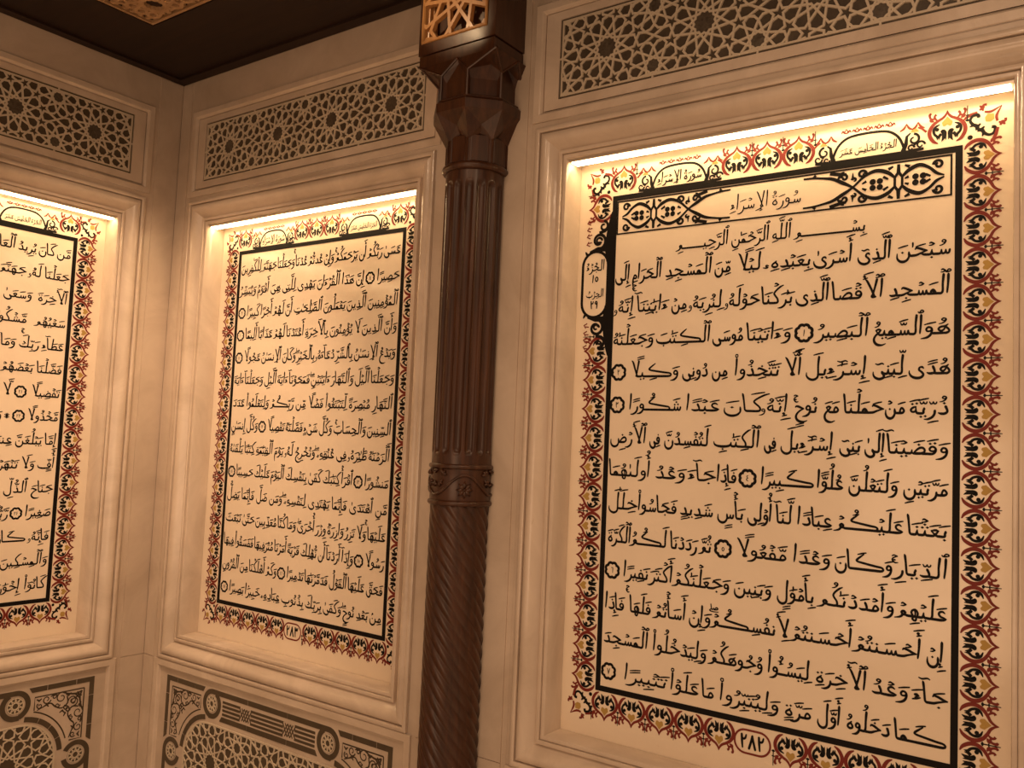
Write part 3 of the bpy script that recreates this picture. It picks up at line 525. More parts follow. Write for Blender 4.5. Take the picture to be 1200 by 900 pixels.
# ---------------------------------------------------------------- lower carved panels
_low = {}
def lower_meshes():
    W_, H_ = 1.325, .85; X0 = -W_/2; Z0 = .138; out = []
    LX = lambda x: X0+x
    LZ = lambda z: Z0+z
    fr = rect_sides([(0, 0), (0, -.008), (.002, -.010), (.026, -.010), (.030, -.007), (.034, .004), (.0375, .004)], GX, (LZ0+LZ1)/2, (LZ1-LZ0)/2)
    for b_ in fr.values(): out.append(('frame_rail', b_.mesh('frame_rail', M_FRAME)))
    b = MB(); b.box((-GX+.0375, .004, LZ0+.0375), (GX-.0375, .03, LZ1-.0375)); out.append(('ground_slab', b.mesh('ground_slab', M_WALL)))
    Y0, Y1 = .0025, .0045
    segs = []                                                                 # inlaid strips, each its own piece
    def piece(poly, m=M_INLAY, nm='inlay_strip'):
        ar = sum(poly[i][0]*poly[(i+1) % len(poly)][1]-poly[(i+1) % len(poly)][0]*poly[i][1] for i in range(len(poly)))
        if ar < 0: poly = poly[::-1]
        b = MB(); b.prism([(LX(x), LZ(z)) for x, z in poly], Y0-.0005*random.random(), Y1); out.append((nm, b.mesh(nm, m)))
    def mir(poly): return [poly, [(W_-x, z) for x, z in poly], [(x, -H_-z) for x, z in poly], [(W_-x, -H_-z) for x, z in poly]]
    g = .003; w = .020
    def four(poly, m=M_INLAY, nm='inlay_strip'):
        for P in mir(poly): piece(P, m, nm)
    def two(poly, m=M_INLAY, nm='inlay_strip'):
        piece(poly, m, nm); piece([(x, -H_-z) for x, z in poly], m, nm)
    four([(0, 0), (.078-g, 0), (.078-g, -w), (w, -w), (w, -.077+g), (0, -.077+g)]); four([(.078+g*0, 0), (.197-g, 0), (.197-g, -w), (.078, -w)]); four([(.197, 0), (.268, 0), (.256, -w), (.197, -w)])
    four([(0, -.077), (w, -.077), (w, -.197+g), (0, -.197+g)]); four([(0, -.197), (w, -.197), (w, -.247), (0, -.262)])
    # loops: a band that turns round a rosette, one on the long side, one on the short side
    def band(cx, cz, R, a0, a1, lead, n=16):
        A = [(cx+R*math.cos(math.radians(a0+(a1-a0)*k/n)), cz+R*math.sin(math.radians(a0+(a1-a0)*k/n))) for k in range(n+1)]
        Bi = [(cx+(R-w)*math.cos(math.radians(a0+(a1-a0)*k/n)), cz+(R-w)*math.sin(math.radians(a0+(a1-a0)*k/n))) for k in range(n+1)]
        return (A, Bi)
    c1 = (.318, -.059); c2 = (.060, -.308); R = .059
    for (cx, cz), sw in ((c1, 0), (c2, 1)):
        A, B_ = band(cx, cz, R, 90, 250, 0)
        out1 = [(cx+.20 if not sw else cx, cz+R)]
        pa = [(.525+.020, 0), (.525+.020, -w)] if not sw else None
        if not sw:
            poly = [(.546-g, 0)]+A+B_[::-1]+[(.546-g, -w)]; four(poly)
            A, B_ = band(cx, cz, R, 62, -90, 0); poly = A+[(.30, -.118)]+[(.30, -.098)]+B_[::-1]; four(poly)
            A2, B2 = band(cx, cz, R, -90, -60, 0)
        else:
            A, B_ = band(cx, cz, R, 180, 28, 0); poly = [(0, -H_/2)] + A + B_[::-1] + [(w, -H_/2)]; piece(poly); piece([(W_-x, z) for x, z in poly])
            poly2 = [(x, -H_-z) for x, z in ([(0, -H_/2+.0)]+A+B_[::-1]+[(w, -H_/2)])]; piece(poly2); piece([(W_-x, z) for x, z in poly2])
            A, B_ = band(cx, cz, R, -12, -175, 0); poly = A+B_[::-1]; four(poly)
    piece([(.546, 0), (W_-.546, 0), (W_-.546, -w), (.546, -w)]); piece([(.546, -H_), (W_-.546, -H_), (W_-.546, -H_+w), (.546, -H_+w)])
    four([(.385, -.098), (.546-g, -.098), (.546-g, -.118), (.372, -.118)]); two([(.546, -.098), (W_-.546, -.098), (W_-.546, -.118), (.546, -.118)])
    # quarter ring between the two loops, in four stones
    cc = (.300, -.290); ro, ri = .182, .162
    for a0, a1 in ((97, 116), (117, 136), (137, 156), (157, 174)):
        A = [(cc[0]+ro*math.cos(math.radians(a0+(a1-a0)*k/6)), cc[1]+ro*math.sin(math.radians(a0+(a1-a0)*k/6))) for k in range(7)]
        B_ = [(cc[0]+ri*math.cos(math.radians(a0+(a1-a0)*k/6)), cc[1]+ri*math.sin(math.radians(a0+(a1-a0)*k/6))) for k in range(7)]; four(A+B_[::-1])
    for sx in (0, 1):
        x = .098 if not sx else W_-.098; d = w if not sx else -w
        piece([(x, -.365), (x+d, -.365), (x+d, -H_+.365), (x, -H_+.365)])
    # interlaced stripes in the long side
    b = MB(); sb = []; zz = [-.0385, -.0545, -.0705, -.0865]; hh = .0095
    for fz in (lambda z: z, lambda z: -H_-z):
        for k, z in enumerate(zz):
            e = .014*math.sin(k*PI/1.5)
            for x0_, x1_ in ((.388, .500+e*.0), (.566, W_-.566), (W_-.500, W_-.388)):
                za, zb = fz(z+hh/2), fz(z-hh/2); za, zb = max(za, zb), min(za, zb)
                sb.append(MB()); sb[-1].prism([(LX(x0_), LZ(zb)), (LX(x1_), LZ(zb)), (LX(x1_), LZ(za)), (LX(x0_), LZ(za))], Y0, Y1)
        for kx in (.533, W_-.533):
            for i in range(4):
                for s_ in (1, -1):
                    xm = kx+(-.0225+.015*i)
                    b.bar((LX(xm-.014*s_), LZ(fz(-.040))), (LX(xm+.014*s_), LZ(fz(-.085))), .0052, Y0, Y1)
    out.append(('knot_weave', b.mesh('knot_weave', M_INLAY)))
    for q_ in sb: out.append(('inlay_stripe', q_.mesh('inlay_stripe', M_INLAY)))
    # rosettes in the loops
    for c in [c1, c2]:
        for P in mir([c]):
            x, z = LX(P[0][0]), LZ(P[0][1]); b = MB(); b.prism([(x+.033*math.cos(2*PI*k/24), z+.033*math.sin(2*PI*k/24)) for k in range(24)], .0028, Y1, 0)
            for k in range(10):
                a = 2*PI*k/10; b.bar((x+.012*math.cos(a), z+.012*math.sin(a)), (x+.030*math.cos(a+.32), z+.030*math.sin(a+.32)), .0035, .0008, .003, 1); b.bar((x+.012*math.cos(a), z+.012*math.sin(a)), (x+.030*math.cos(a-.32), z+.030*math.sin(a-.32)), .0035, .0008, .003, 1)
            for rr in (.0305, .0125):
                for k in range(20): b.bar((x+rr*math.cos(PI*k/10), z+rr*math.sin(PI*k/10)), (x+rr*math.cos(PI*(k+1)/10), z+rr*math.sin(PI*(k+1)/10)), .004, .0008, .003, 1, .1)
            out.append(('rosette', b.mesh('rosette', [M_INLAY, M_LATT])))
    # leaf scrolls in the corners
    def corner(fx, fz):
        b = MB(); S_ = []
        def m2(st): return [st, [(-z, -x, w_) for x, z, w_ in st]]
        def curl(cx, cz, r, a0, turns, w0=.004, n=22): return [(cx+r*(1-.75*k/n)*math.cos(a0+turns*2*PI*k/n), cz+r*(1-.75*k/n)*math.sin(a0+turns*2*PI*k/n), w0*(1-.3*k/n)) for k in range(n+1)]
        for st in [curl(.135, -.062, .024, 2.6, -1.25), curl(.195, -.058, .018, 3.4, 1.2), curl(.088, -.082, .018, 0, 1.3), curl(.222, -.078, .012, 1, -1.2), curl(.165, -.052, .010, 2, 1.1), curl(.112, -.105, .012, 1, -1.1), curl(.150, -.090, .010, 3, 1.2), [(.070, -.050, .003), (.062, -.062, .008), (.075, -.074, .003)], [(.185, -.088, .003), (.195, -.078, .007), (.21, -.086, .003)], [(.095, -.050, .003), (.105, -.058, .008), (.118, -.052, .003)], [(.215, -.050, .003), (.225, -.058, .007), (.236, -.050, .003)], [(.120, -.125, .003), (.128, -.115, .007), (.14, -.122, .003)], [(.050, -.050, .004), (.075, -.058, .006), (.112, -.050, .004), (.135, -.040, .004)],
                   [(.112, -.060, .004), (.108, -.088, .005), (.132, -.105, .004), (.160, -.092, .005), (.178, -.076, .004), (.20, -.082, .004), (.232, -.094, .003)], [(.060, -.052, .003), (.068, -.068, .007), (.060, -.078, .003)], [(.150, -.048, .003), (.168, -.044, .006), (.180, -.050, .003)]]:
            S_ += m2(st)
        S_ += [curl(.060, -.060, .008, 0, 1, .0035)]
        out_ = [(.041, -.041, .004), (.243, -.041, .004), (.243, -.092, .004)]; S_ += [out_, [(-z, -x, w_) for x, z, w_ in out_]]
        S_.append([(cc[0]+.201*math.cos(math.radians(a)), cc[1]+.201*math.sin(math.radians(a)), .004) for a in range(106, 166, 3)])
        for st in S_: b.ribbon([(LX(x if fx else W_-x), LZ(z if fz else -H_-z), w_*1.35) for x, z, w_ in (catmull(st, 3) if len(st) < 10 and st is not out_ and len(st) != 3 else st)], .0036, 0)
        return b.mesh('corner_scrollwork', M_INK2)
    for fx in (1, 0):
        for fz in (1, 0): out.append(('corner_scrollwork', corner(fx, fz)))
    # star lattice of the inner field: dark ground and pale straps
    r_ = .150; xa, xb, za, zb = .150, W_-.150, -.140, -H_+.140
    def ins(x, z):
        x -= X0; z -= Z0
        if x < xa or x > xb or z > za or z < zb: return False
        ex = max(xa+r_-x, x-(xb-r_), 0); ez = max(z-(za-r_), zb+r_-z, 0); return ex*ex+ez*ez <= r_*r_
    P = []
    for cx, cz, a0 in ((xb-r_, za-r_, 0), (xa+r_, za-r_, 90), (xa+r_, zb+r_, 180), (xb-r_, zb+r_, 270)): P += [(LX(cx+r_*math.cos(math.radians(a0+k*10))), LZ(cz+r_*math.sin(math.radians(a0+k*10)))) for k in range(10)]
    b = MB(); b.prism(P, .0030, .0045); out.append(('lattice_ground', b.mesh('lattice_ground', M_INLAY)))
    segs, c12, c9 = lattice_segments(.33, X0+xa, X0+xb, Z0+zb, Z0+za, (X0+.332, Z0-.291)); b = MB()
    for s_ in segs:
        for q_ in clip(s_, ins, 6): b.bar(q_[0], q_[1], .0062, 0.0, .0032)
    for i in range(len(P)): b.bar(P[i], P[(i+1) % len(P)], .008, -.0004, .0032, 0, .2)
    out.append(('lattice', b.mesh('lattice', M_LATT)))
    return out
M_INK2 = plain('cut_dark_brown', (.05, .033, .02), .5)
for bay in ('left', 'middle', 'right'):
    if not _low: _low['m'] = lower_meshes()
    t = place(empty('inlaid_panel', label={'left': 'stone inlay dado panel low on the left side wall', 'middle': 'stone inlay dado panel below the middle text panel', 'right': 'stone inlay dado panel below the largest lettered slab, right of the column'}[bay], cat='wall panel', group='inlaid dado panels under the recesses'), bay)
    for nm, me in _low['m']: link(nm, me, t)
# ---------------------------------------------------------------- inscription panels
U = .0098
def pen(b, strokes, x0, z0, k, y=-.0007, sx=1., wk=1.12, mi=0):
    """x0, z0: right end of the baseline; k metres per pen unit"""
    for s_ in strokes:
        pts = [(x0-u*k*sx, z0+v*k, max(w, .12)*k*wk) for u, v, w in catmull(s_, 4)]
        b.ribbon(pts, y, mi)
        for e in (pts[0], pts[-1]):
            if e[2] > .3*k: b.caps(e, y, mi)
def marker(panel, cx, cz, r, n):
    b = MB(); K = 64; ro = []; ri = []
    for i in range(K):
        a = 2*PI*i/K; sc_ = abs(math.sin(4*a)); ro.append((cx+(r*(.93+.10*sc_))*math.cos(a), cz+(r*(.93+.10*sc_))*math.sin(a))); ri.append((cx+r*(.58+.14*sc_)*math.cos(a), cz+r*(.58+.14*sc_)*math.sin(a)))
    for i in range(K):
        j = (i+1) % K; b.face([(ro[i][0], -.0007, ro[i][1]), (ri[i][0], -.0007, ri[i][1]), (ri[j][0], -.0007, ri[j][1]), (ro[j][0], -.0007, ro[j][1])][::-1])
    st, w = number(n); k = r*.20 if n < 10 else r*.17; pen(b, st, cx+w*k/2, cz-1.5*k, k, wk=.9)
    b.build('verse_marker', M_INK, panel)
def text_line(panel, text, z, k, right=.974, left=.020, pos=None, rm=.0245):
    ws = text.split(' '); items = []
    for w in ws:
        if w[0] == '#': items.append((None, int(w[1:]), 2*rm/k))
        else: st, wd_ = shape(w); items.append((st, w, wd_))
    ln = empty('text_line'); ln.parent = panel
    if pos: spans = [(1-pos[2*i]/1000, 1-pos[2*i+1]/1000) for i in range(len(items))]
    else:
        fixed = sum(i[2] for i in items if i[0] is None)*k; nat = sum(i[2] for i in items if i[0] is not None)*k; gap = .75*k; tot = right-left-gap*(len(items)-1)-fixed
        f = min(tot/nat, 1.18) if tot/nat > .6 else tot/nat; gap = (right-left-fixed-nat*f)/(len(items)-1); x = right; spans = []
        for it in items: wd_ = it[2]*k*(f if it[0] is not None else 1); spans.append((x, x-wd_)); x -= wd_+gap
    for it, (xr, xl) in zip(items, spans):
        if it[0] is None: marker(panel, (xr+xl)/2, z+1.35*k, min((xr-xl)/2*1.03, rm*1.1), it[1]); continue
        sx = (xr-xl)/(it[2]*k); b = MB(); pen(b, it[0], xr, z, k, sx=sx); b.build('word', M_INK, ln)
    return ln
def fill(b, pts, y, mi): b.face([(x, y, z) for x, z in pts], mi)
def motif_mesh():
    b = MB(); Y = -.0007
    for s_ in (1, -1):
        R = lambda pts, mi, y=Y: b.ribbon(catmull([(s_*x, z, w*1.35) for x, z, w in pts], 4), y, mi)
        R([(.021, -.031, .002), (.032, -.024, .006), (.0405, -.009, .007), (.0405, .006, .007), (.033, .019, .0065), (.021, .028, .0055), (.010, .034, .005), (.003, .042, .004), (0, .052, .001)], 1)
        R([(.024, .030, .003), (.029, .036, .0045), (.029, .042, .004), (.025, .045, .005)], 1); R([(.029, .036, .003), (.036, .034, .005), (.040, .039, .004), (.041, .047, .005), (.037, .050, .004)], 1); R([(.031, .028, .003), (.038, .030, .0045), (.042, .034, .001)], 1)
        K = lambda pts: b.ribbon(catmull([(s_*x, z, w*1.25) for x, z, w in pts], 4), Y, 0)
        K([(.013, -.027, .001), (.0085, -.018, .0065), (.0065, -.008, .009), (.0095, -.001, .009), (.0145, -.003, .005)]); K([(.003, -.024, .001), (.0045, -.014, .005), (.006, -.006, .006)])
        K([(.023, -.022, .001), (.0235, -.013, .005), (.0295, -.006, .005), (.0315, .004, .0055), (.027, .013, .005), (.017, .018, .002)]); K([(.019, -.021, .001), (.018, -.012, .006), (.0135, -.007, .006)]); b.caps((s_*.0235, .0055, .0100), Y, 0, 10); K([(.0235, .0055, .006), (.029, .010, .005)])
        R([(.046, .014, .001), (.046, .0175, .0075), (.046, .021, .001)], 0) if s_ == 1 else None
    b.ribbon([(.046, .018, .003), (.046, .056, .002)], Y, 0); b.ribbon([(.042, .031, .003), (.050, .031, .003)], Y, 0)
    fill(b, [(0, .0365), (-.006, .029), (-.0125, .022), (-.0105, .013), (-.006, .011), (0, .0155), (.006, .011), (.0105, .013), (.0125, .022), (.006, .029)], Y-.0001, 2)
    b.v = [(x, y, z) for x, y, z in b.v]
    return b.mesh('border_motif', [M_INK, M_RED, M_GOLD])
def corner_mesh():
    b = MB(); Y = -.0007                                       # local z runs outward along the diagonal
    for s_ in (1, -1):
        R = lambda pts, mi, y=Y: b.ribbon(catmull([(s_*x, z, w*1.35) for x, z, w in pts], 4), y, mi)
        R([(.020, .088, .004), (.008, .098, .005), (0, .122, .001)], 1); R([(.044, .046, .003), (.042, .060, .006), (.032, .078, .005)], 1)
        R([(.033, .084, .003), (.030, .092, .006), (.034, .099, .004), (.029, .104, .005)], 1); R([(.024, .088, .003), (.034, .092, .005), (.040, .092, .002)], 1)
        R([(0, .046, .007), (.008, .052, .007), (.018, .050, .006), (.030, .053, .005), (.034, .064, .005), (.027, .074, .006), (.020, .070, .006)], 0); R([(.006, .050, .006), (.006, .062, .003)], 0); R([(.016, .050, .006), (.020, .041, .002)], 0)
    b.caps((0, .023, .012), Y, 0, 12); fill(b, [(0, .097), (-.011, .088), (-.009, .078), (0, .072), (.009, .078), (.011, .088)], Y-.0001, 2)
    return b.mesh('corner_motif', [M_INK, M_RED, M_GOLD])
MOTIF = motif_mesh(); CORNER = corner_mesh()
FH_ = 1.5375
def curl_pts(cx, cz, r, a0, turns, w0, n=20): return [(cx+r*(1-.7*k/n)*math.cos(a0+turns*2*PI*k/n), cz+r*(1-.7*k/n)*math.sin(a0+turns*2*PI*k/n), w0*(1-.3*k/n)) for k in range(n+1)]
def panel(bay, page, lines, z0, dz, k, poss=None, title=None):
    lab = {'left': 'cream stone slab lettered in black on the left wall, page two hundred and eighty-four, cut by the photo edge', 'middle': 'fully framed lettered stone slab between corner and column, numbered 283', 'right': 'largest lettered stone slab, right of the column, with a titled heading band, numbered 282'}[bay]
    lab = {'left': 'lettered stone slab on the left side wall, cut off by the photo edge', 'middle': 'lettered stone slab between the corner and the wooden column, number 283 below', 'right': 'largest lettered stone slab with a heading band, right of the wooden column'}[bay]
    t = place(empty('inscription_panel', label=lab, cat='wall inscription', group='lettered slabs in the lit recesses'), bay)
    if bay == 'left': t.location = (-DEPTH, -LEFT-.5, .45276)
    else: t.location = ((MID if bay == 'middle' else RIGHT)-.5, DEPTH, .45276)
    b = MB(); b.box((-.135, 0, -.20), (1.135, .02, 1.70)); b.build('slab', M_SLAB, t)
    b = MB(); w = .0165
    for r_ in ((0, 0, 1, w), (0, FH_-w, 1, FH_), (0, w, w, FH_-w), (1-w, w, 1, FH_-w)): b.box((r_[0], -.0012, r_[1]), (r_[2], .0005, r_[3]))
    b.build('black_border', M_INK, t)
    for i, l in enumerate(lines): text_line(t, l, z0-dz*i-.45276, k, pos=poss[i] if poss else None)
    def put(me, nm, x, z, a):
        o = link(nm, me, t); o.location = (x, 0, z); o.rotation_euler = (0, -a, 0)
    side = [.0343+.0918*i for i in range(17)]; off = .0335+.0015
    for i, z in enumerate(side):
        put(MOTIF, 'border_motif', 1+off, z, -PI/2)
        if not (title and 12 <= i <= 15): put(MOTIF, 'border_motif', -off, z, PI/2)
    for x in [.0343+.0915*i for i in range(5)]+[.600+.0915*i for i in range(5)]: put(MOTIF, 'border_motif', x, -off, PI)
    for x in (.036, .407, .497, .587, .964): put(MOTIF, 'border_motif', x, FH_+off+.009, 0)
    for x, z, a in ((0, 0, PI*.75), (1, 0, -PI*.75), (0, FH_, PI/4), (1, FH_, -PI/4)): put(CORNER, 'corner_motif', x, z, a)
    # page number in its maroon ring
    b = MB(); pts = []
    for i in range(33):
        a = 2*PI*i/32; c_, s_ = math.cos(a), math.sin(a); pts.append((.4955+math.copysign(.020, c_)*1.0*(abs(c_) > .02)+.029*c_, -.045+.031*s_, .0055))
    pts = [(.4755+.030*math.cos(a), -.045+.031*math.sin(a), .0055) for a in [PI/2+PI*i/14 for i in range(15)]]+[(.5155+.030*math.cos(a), -.045+.031*math.sin(a), .0055) for a in [-PI/2+PI*i/14 for i in range(15)]]; pts.append(pts[0])
    b.ribbon(pts, -.0009, 1); st, wn = number(page); k2 = .0115; pen(b, st, .4955+wn*k2/2, -.045-1.5*k2, k2, -.0009, wk=1.15, mi=0)
    b.build('page_number', [M_INK, M_RED], t)
    # two domed cartouches over the frame
    for cx, word, hw in ((.2265, 'سُورَةُ الإِسۡرَاءِ', .090), (.7715, 'الجُزۡءُ الخَامِسَ عَشَرَ', .092)):
        b = MB(); dome = [(cx-hw-.002, FH_+.002), (cx-hw+.004, FH_+.022), (cx-hw+.014, FH_+.044), (cx-hw+.030, FH_+.060), (cx-hw+.052, FH_+.0685), (cx, FH_+.071), (cx+hw-.052, FH_+.0685), (cx+hw-.030, FH_+.060), (cx+hw-.014, FH_+.044), (cx+hw-.004, FH_+.022), (cx+hw+.002, FH_+.002)]
        b.ribbon(catmull([(x, z, .0068) for x, z in dome], 5), -.0008, 0); b.ribbon([(cx-hw-.030, FH_+.003, .009), (cx+hw+.030, FH_+.003, .009)], -.0008, 0)
        for s_ in (1, -1):
            e = cx+s_*(hw+.002)
            for st in (curl_pts(e+s_*.020, FH_+.034, .015, PI/2, -s_*1.0, .0065), curl_pts(e+s_*.036, FH_+.017, .011, 0, s_*1.0, .0055), curl_pts(e+s_*.013, FH_+.012, .009, 0, s_*1.0, .0055), [(e-s_*.006, FH_+.006, .012), (e+s_*.001, FH_+.024, .010), (e+s_*.003, FH_+.044, .007), (e+s_*.012, FH_+.052, .004)], [(e+s_*.010, FH_+.004, .011), (e+s_*.044, FH_+.006, .007)], [(e+s_*.020, FH_+.020, .008), (e+s_*.030, FH_+.026, .006)]): b.ribbon(st, -.0008, 0)
            for q_ in (.002, .030):
                b.ribbon(catmull([(e+s_*q_-.016, FH_+.060, .003), (e+s_*q_-.006, FH_+.066, .006), (e+s_*q_, FH_+.078, .002)], 3), -.0008, 1); b.ribbon(catmull([(e+s_*q_+.016, FH_+.060, .003), (e+s_*q_+.006, FH_+.066, .006), (e+s_*q_, FH_+.078, .002)], 3), -.0008, 1)
            b.ribbon([(e+s_*.050, FH_+.048, .006), (e+s_*.040, FH_+.058, .005), (e+s_*.030, FH_+.064, .004)], -.0008, 1); fill(b, [(e+s_*.022-.011, FH_+.053), (e+s_*.022+.011, FH_+.053), (e+s_*.022, FH_+.066)], -.0008, 2)
        for i in range(-2, 3):
            x = cx+i*.028
            for s_ in (1, -1): b.ribbon(catmull([(x+s_*.0125, FH_+.080, .002), (x+s_*.009, FH_+.086, .0045), (x+s_*.005, FH_+.081, .004), (x, FH_+.079, .004)], 3), -.0008, 1); b.ribbon([(x+s_*.005, FH_+.082, .004), (x, FH_+.091, .002)], -.0008, 1)
        tot = sum(shape(w_)[1] for w_ in word.split(' '))+1.0*(len(word.split(' '))-1); kk = min(.145/tot, .0074); x = cx+tot*kk/2
        for w_ in word.split(' '): st, ww = shape(w_); pen(b, st, x, FH_+.022, kk, wk=1.1); x -= (ww+1.0)*kk
        b.build('cartouche', [M_INK, M_RED, M_GOLD], t)
    if title:
        b = MB(); x0_, x1_, za, zb = .0195, .9745, 1.4135, 1.5165; w = .0048
        for st in ([(x0_, za, w), (x1_, za, w)], [(x0_, zb, w), (x1_, zb, w)], [(x0_, za-w/2, w), (x0_, zb+w/2, w)], [(x1_, za-w/2, w), (x1_, zb+w/2, w)]): b.ribbon(st, -.0008, 0)
        zc = (za+zb)/2
        for s_ in (1, -1):
            X = lambda d: (x0_+d) if s_ == 1 else (x1_-d)
            for v in (1, -1):
                Z = lambda d: zc+v*d
                A_ = [(.372, .041, .004), (.345, .040, .0045), (.318, .036, .005), (.292, .030, .007), (.266, .016, .008), (.240, 0, .005), (.210, -.026, .006), (.180, -.037, .008), (.152, -.028, .008), (.134, -.012, .005)]
                B_ = [(.116, .012, .005), (.100, .027, .008), (.075, .037, .008), (.052, .027, .006), (.034, .010, .006), (.016, .002, .003)]
                for st in (A_, B_, [(.134, .012, .005), (.125, .023, .006), (.116, .012, .005)], [(.134, -.012, .005), (.134, .012, .005)], [(.116, -.012, .005), (.116, .012, .005)], [(.125, .023, .008), (.125, .046, .006)], [(.345, .041, .005), (.338, .047, .006)], [(.30, .047, .008), (.272, .040, .007), (.256, .040, .003)],
                           [(.280, .026, .004), (.270, .040, .007), (.262, .046, .003)], [(.163, .018, .006), (.150, .010, .004)], [(.060, .010, .006), (.048, .004, .004)], [(.100, .010, .006), (.110, .006, .003)], [(.205, .012, .006), (.216, .006, .003)], [(.150, .036, .007), (.138, .042, .004)], [(.098, .036, .007), (.110, .042, .004)]):
                    b.ribbon(catmull([(X(x), Z(z), w_*1.3) for x, z, w_ in st], 5), -.0008, 0)
                for cd, cz_, r_, a0, tn in ((.262, .030, .010, 0, 1.1), (.216, .033, .011, PI, -1.1), (.030, .032, .012, 0, 1.2), (.236, .020, .006, 0, .8)):
                    b.ribbon([(X(x), Z(z), w_) for x, z, w_ in curl_pts(cd, cz_, r_, a0, tn, .008)], -.0008, 0)
                for fx_ in (.180, .075):
                    for dx_, dz_ in ((-.009, .008), (.009, .008)): b.caps((X(fx_+dx_), Z(dz_), .0165), -.0008, 0, 10)
                b.ribbon([(X(.240), Z(.022), .008), (X(.240), Z(.040), .002)], -.0008, 0)
        b.build('heading_band', [M_INK], t)
        for txt, z, xr, xl, kk, wk in (('سُورَةُ الإِسۡرَاءِ', 1.445, .5958, .3909, .0092, .75), ('بِسۡــــــــــــمِ ٱللَّهِ ٱلرَّحۡمَٰنِ ٱلرَّحِيــــــمِ', 1.3465, .7688, .2231, .0088, 1.0)):
            hl = empty('heading_line'); hl.parent = t; ws = [shape(w_) for w_ in txt.split(' ')]; tot = sum(w_[1] for w_ in ws)+.9*(len(ws)-1); sx = (xr-xl)/(tot*kk); x = xr
            for st, ww in ws: b = MB(); pen(b, st, x, z, kk, sx=sx, wk=wk); b.build('word', M_INK, hl); x -= (ww+.9)*kk*sx
        # side tablet
        b = MB(); cx, zc, r = -.0555, 1.2585, .046; b.ribbon([(-.003, zc-.12, .012), (-.003, zc+.12, .012)], -.0008, 0); pts = [(cx+r*math.cos(PI*i/14), zc+.060+r*math.sin(PI*i/14), .009) for i in range(15)]+[(cx+r*math.cos(PI*i/14), zc-.060+r*math.sin(PI*i/14), .009) for i in range(14, 29)]; pts.append(pts[0]); b.ribbon(pts, -.0009, 0)
        for w_, z in (('الجُزۡءُ', zc+.045), ('#15', zc+.006), ('الحِزۡبُ', zc-.040), ('#29', zc-.078)):
            st, ww = number(int(w_[1:])) if w_[0] == '#' else shape(w_); kk = .0078 if w_[0] == '#' else min(.066/ww, .0078); pen(b, st, cx+ww*kk/2, z, kk, -.0009, wk=1.1)
        for v in (1, -1):
            Z = lambda d: zc+v*d
            for st in (curl_pts(-.046, Z(.140), .028, -v*PI/2, v*1.2, .011), curl_pts(-.030, Z(.186), .017, v*PI/2, -v*1.1, .009), [(-.006, Z(.072), .022), (-.010, Z(.110), .026), (-.008, Z(.160), .022), (-.004, Z(.205), .012), (.0, Z(.23), .004)], [(-.078, Z(.104), .010), (-.050, Z(.113), .015), (-.012, Z(.112), .018)], [(-.046, Z(.166), .010), (-.026, Z(.170), .010), (-.010, Z(.184), .014)], [(-.022, Z(.120), .010), (-.016, Z(.150), .012)],
                       [(-.088, Z(.098), .010), (-.094, Z(.108), .004)], curl_pts(-.046, Z(.140), .012, 0, .9, .008)): b.ribbon(st, -.0008, 0)
            for q_ in (.125, .150, .172, .195):
                b.ribbon([(-.078, Z(q_), .004), (-.090, Z(q_+.006), .005), (-.083, Z(q_+.016), .003)], -.0008, 1); b.ribbon([(-.072, Z(q_+.012), .004), (-.086, Z(q_+.010), .003)], -.0008, 1)
        b.build('side_tablet', [M_INK, M_RED], t)
    return t
W282 = [[26, 157, 167, 253, 264, 370, 373, 507, 513, 587, 604, 654, 661, 814, 823, 923, 932, 984], [27, 174, 184, 317, 323, 416, 421, 511, 517, 617, 627, 730, 738, 788, 797, 904, 915, 982], [26, 89, 89, 212, 219, 356, 361, 414, 425, 552, 561, 655, 660, 838, 844, 983], [25, 124, 132, 211, 223, 386, 393, 444, 454, 586, 605, 653, 665, 747, 758, 920, 931, 985], [28, 119, 129, 178, 182, 281, 292, 334, 348, 412, 428, 503, 497, 620, 626, 734, 745, 921, 933, 985], [28, 172, 176, 227, 235, 291, 305, 450, 459, 493, 505, 646, 656, 799, 811, 846, 857, 983], [28, 132, 144, 266, 277, 348, 355, 502, 509, 564, 570, 630, 635, 717, 727, 827, 840, 982], [27, 121, 129, 298, 304, 399, 410, 455, 466, 537, 546, 627, 637, 742, 750, 879, 882, 982], [26, 151, 154, 298, 308, 408, 423, 569, 576, 630, 639, 676, 683, 767, 778, 900, 897, 977], [27, 145, 149, 338, 347, 450, 463, 571, 583, 756, 756, 831, 834, 921, 930, 982], [34, 74, 84, 247, 248, 410, 412, 636, 636, 704, 711, 815, 823, 894, 912, 980], [27, 103, 114, 203, 211, 341, 355, 470, 482, 638, 646, 815, 828, 981], [27, 145, 155, 260, 274, 336, 349, 421, 436, 606, 620, 657, 665, 756, 764, 909, 931, 982]]
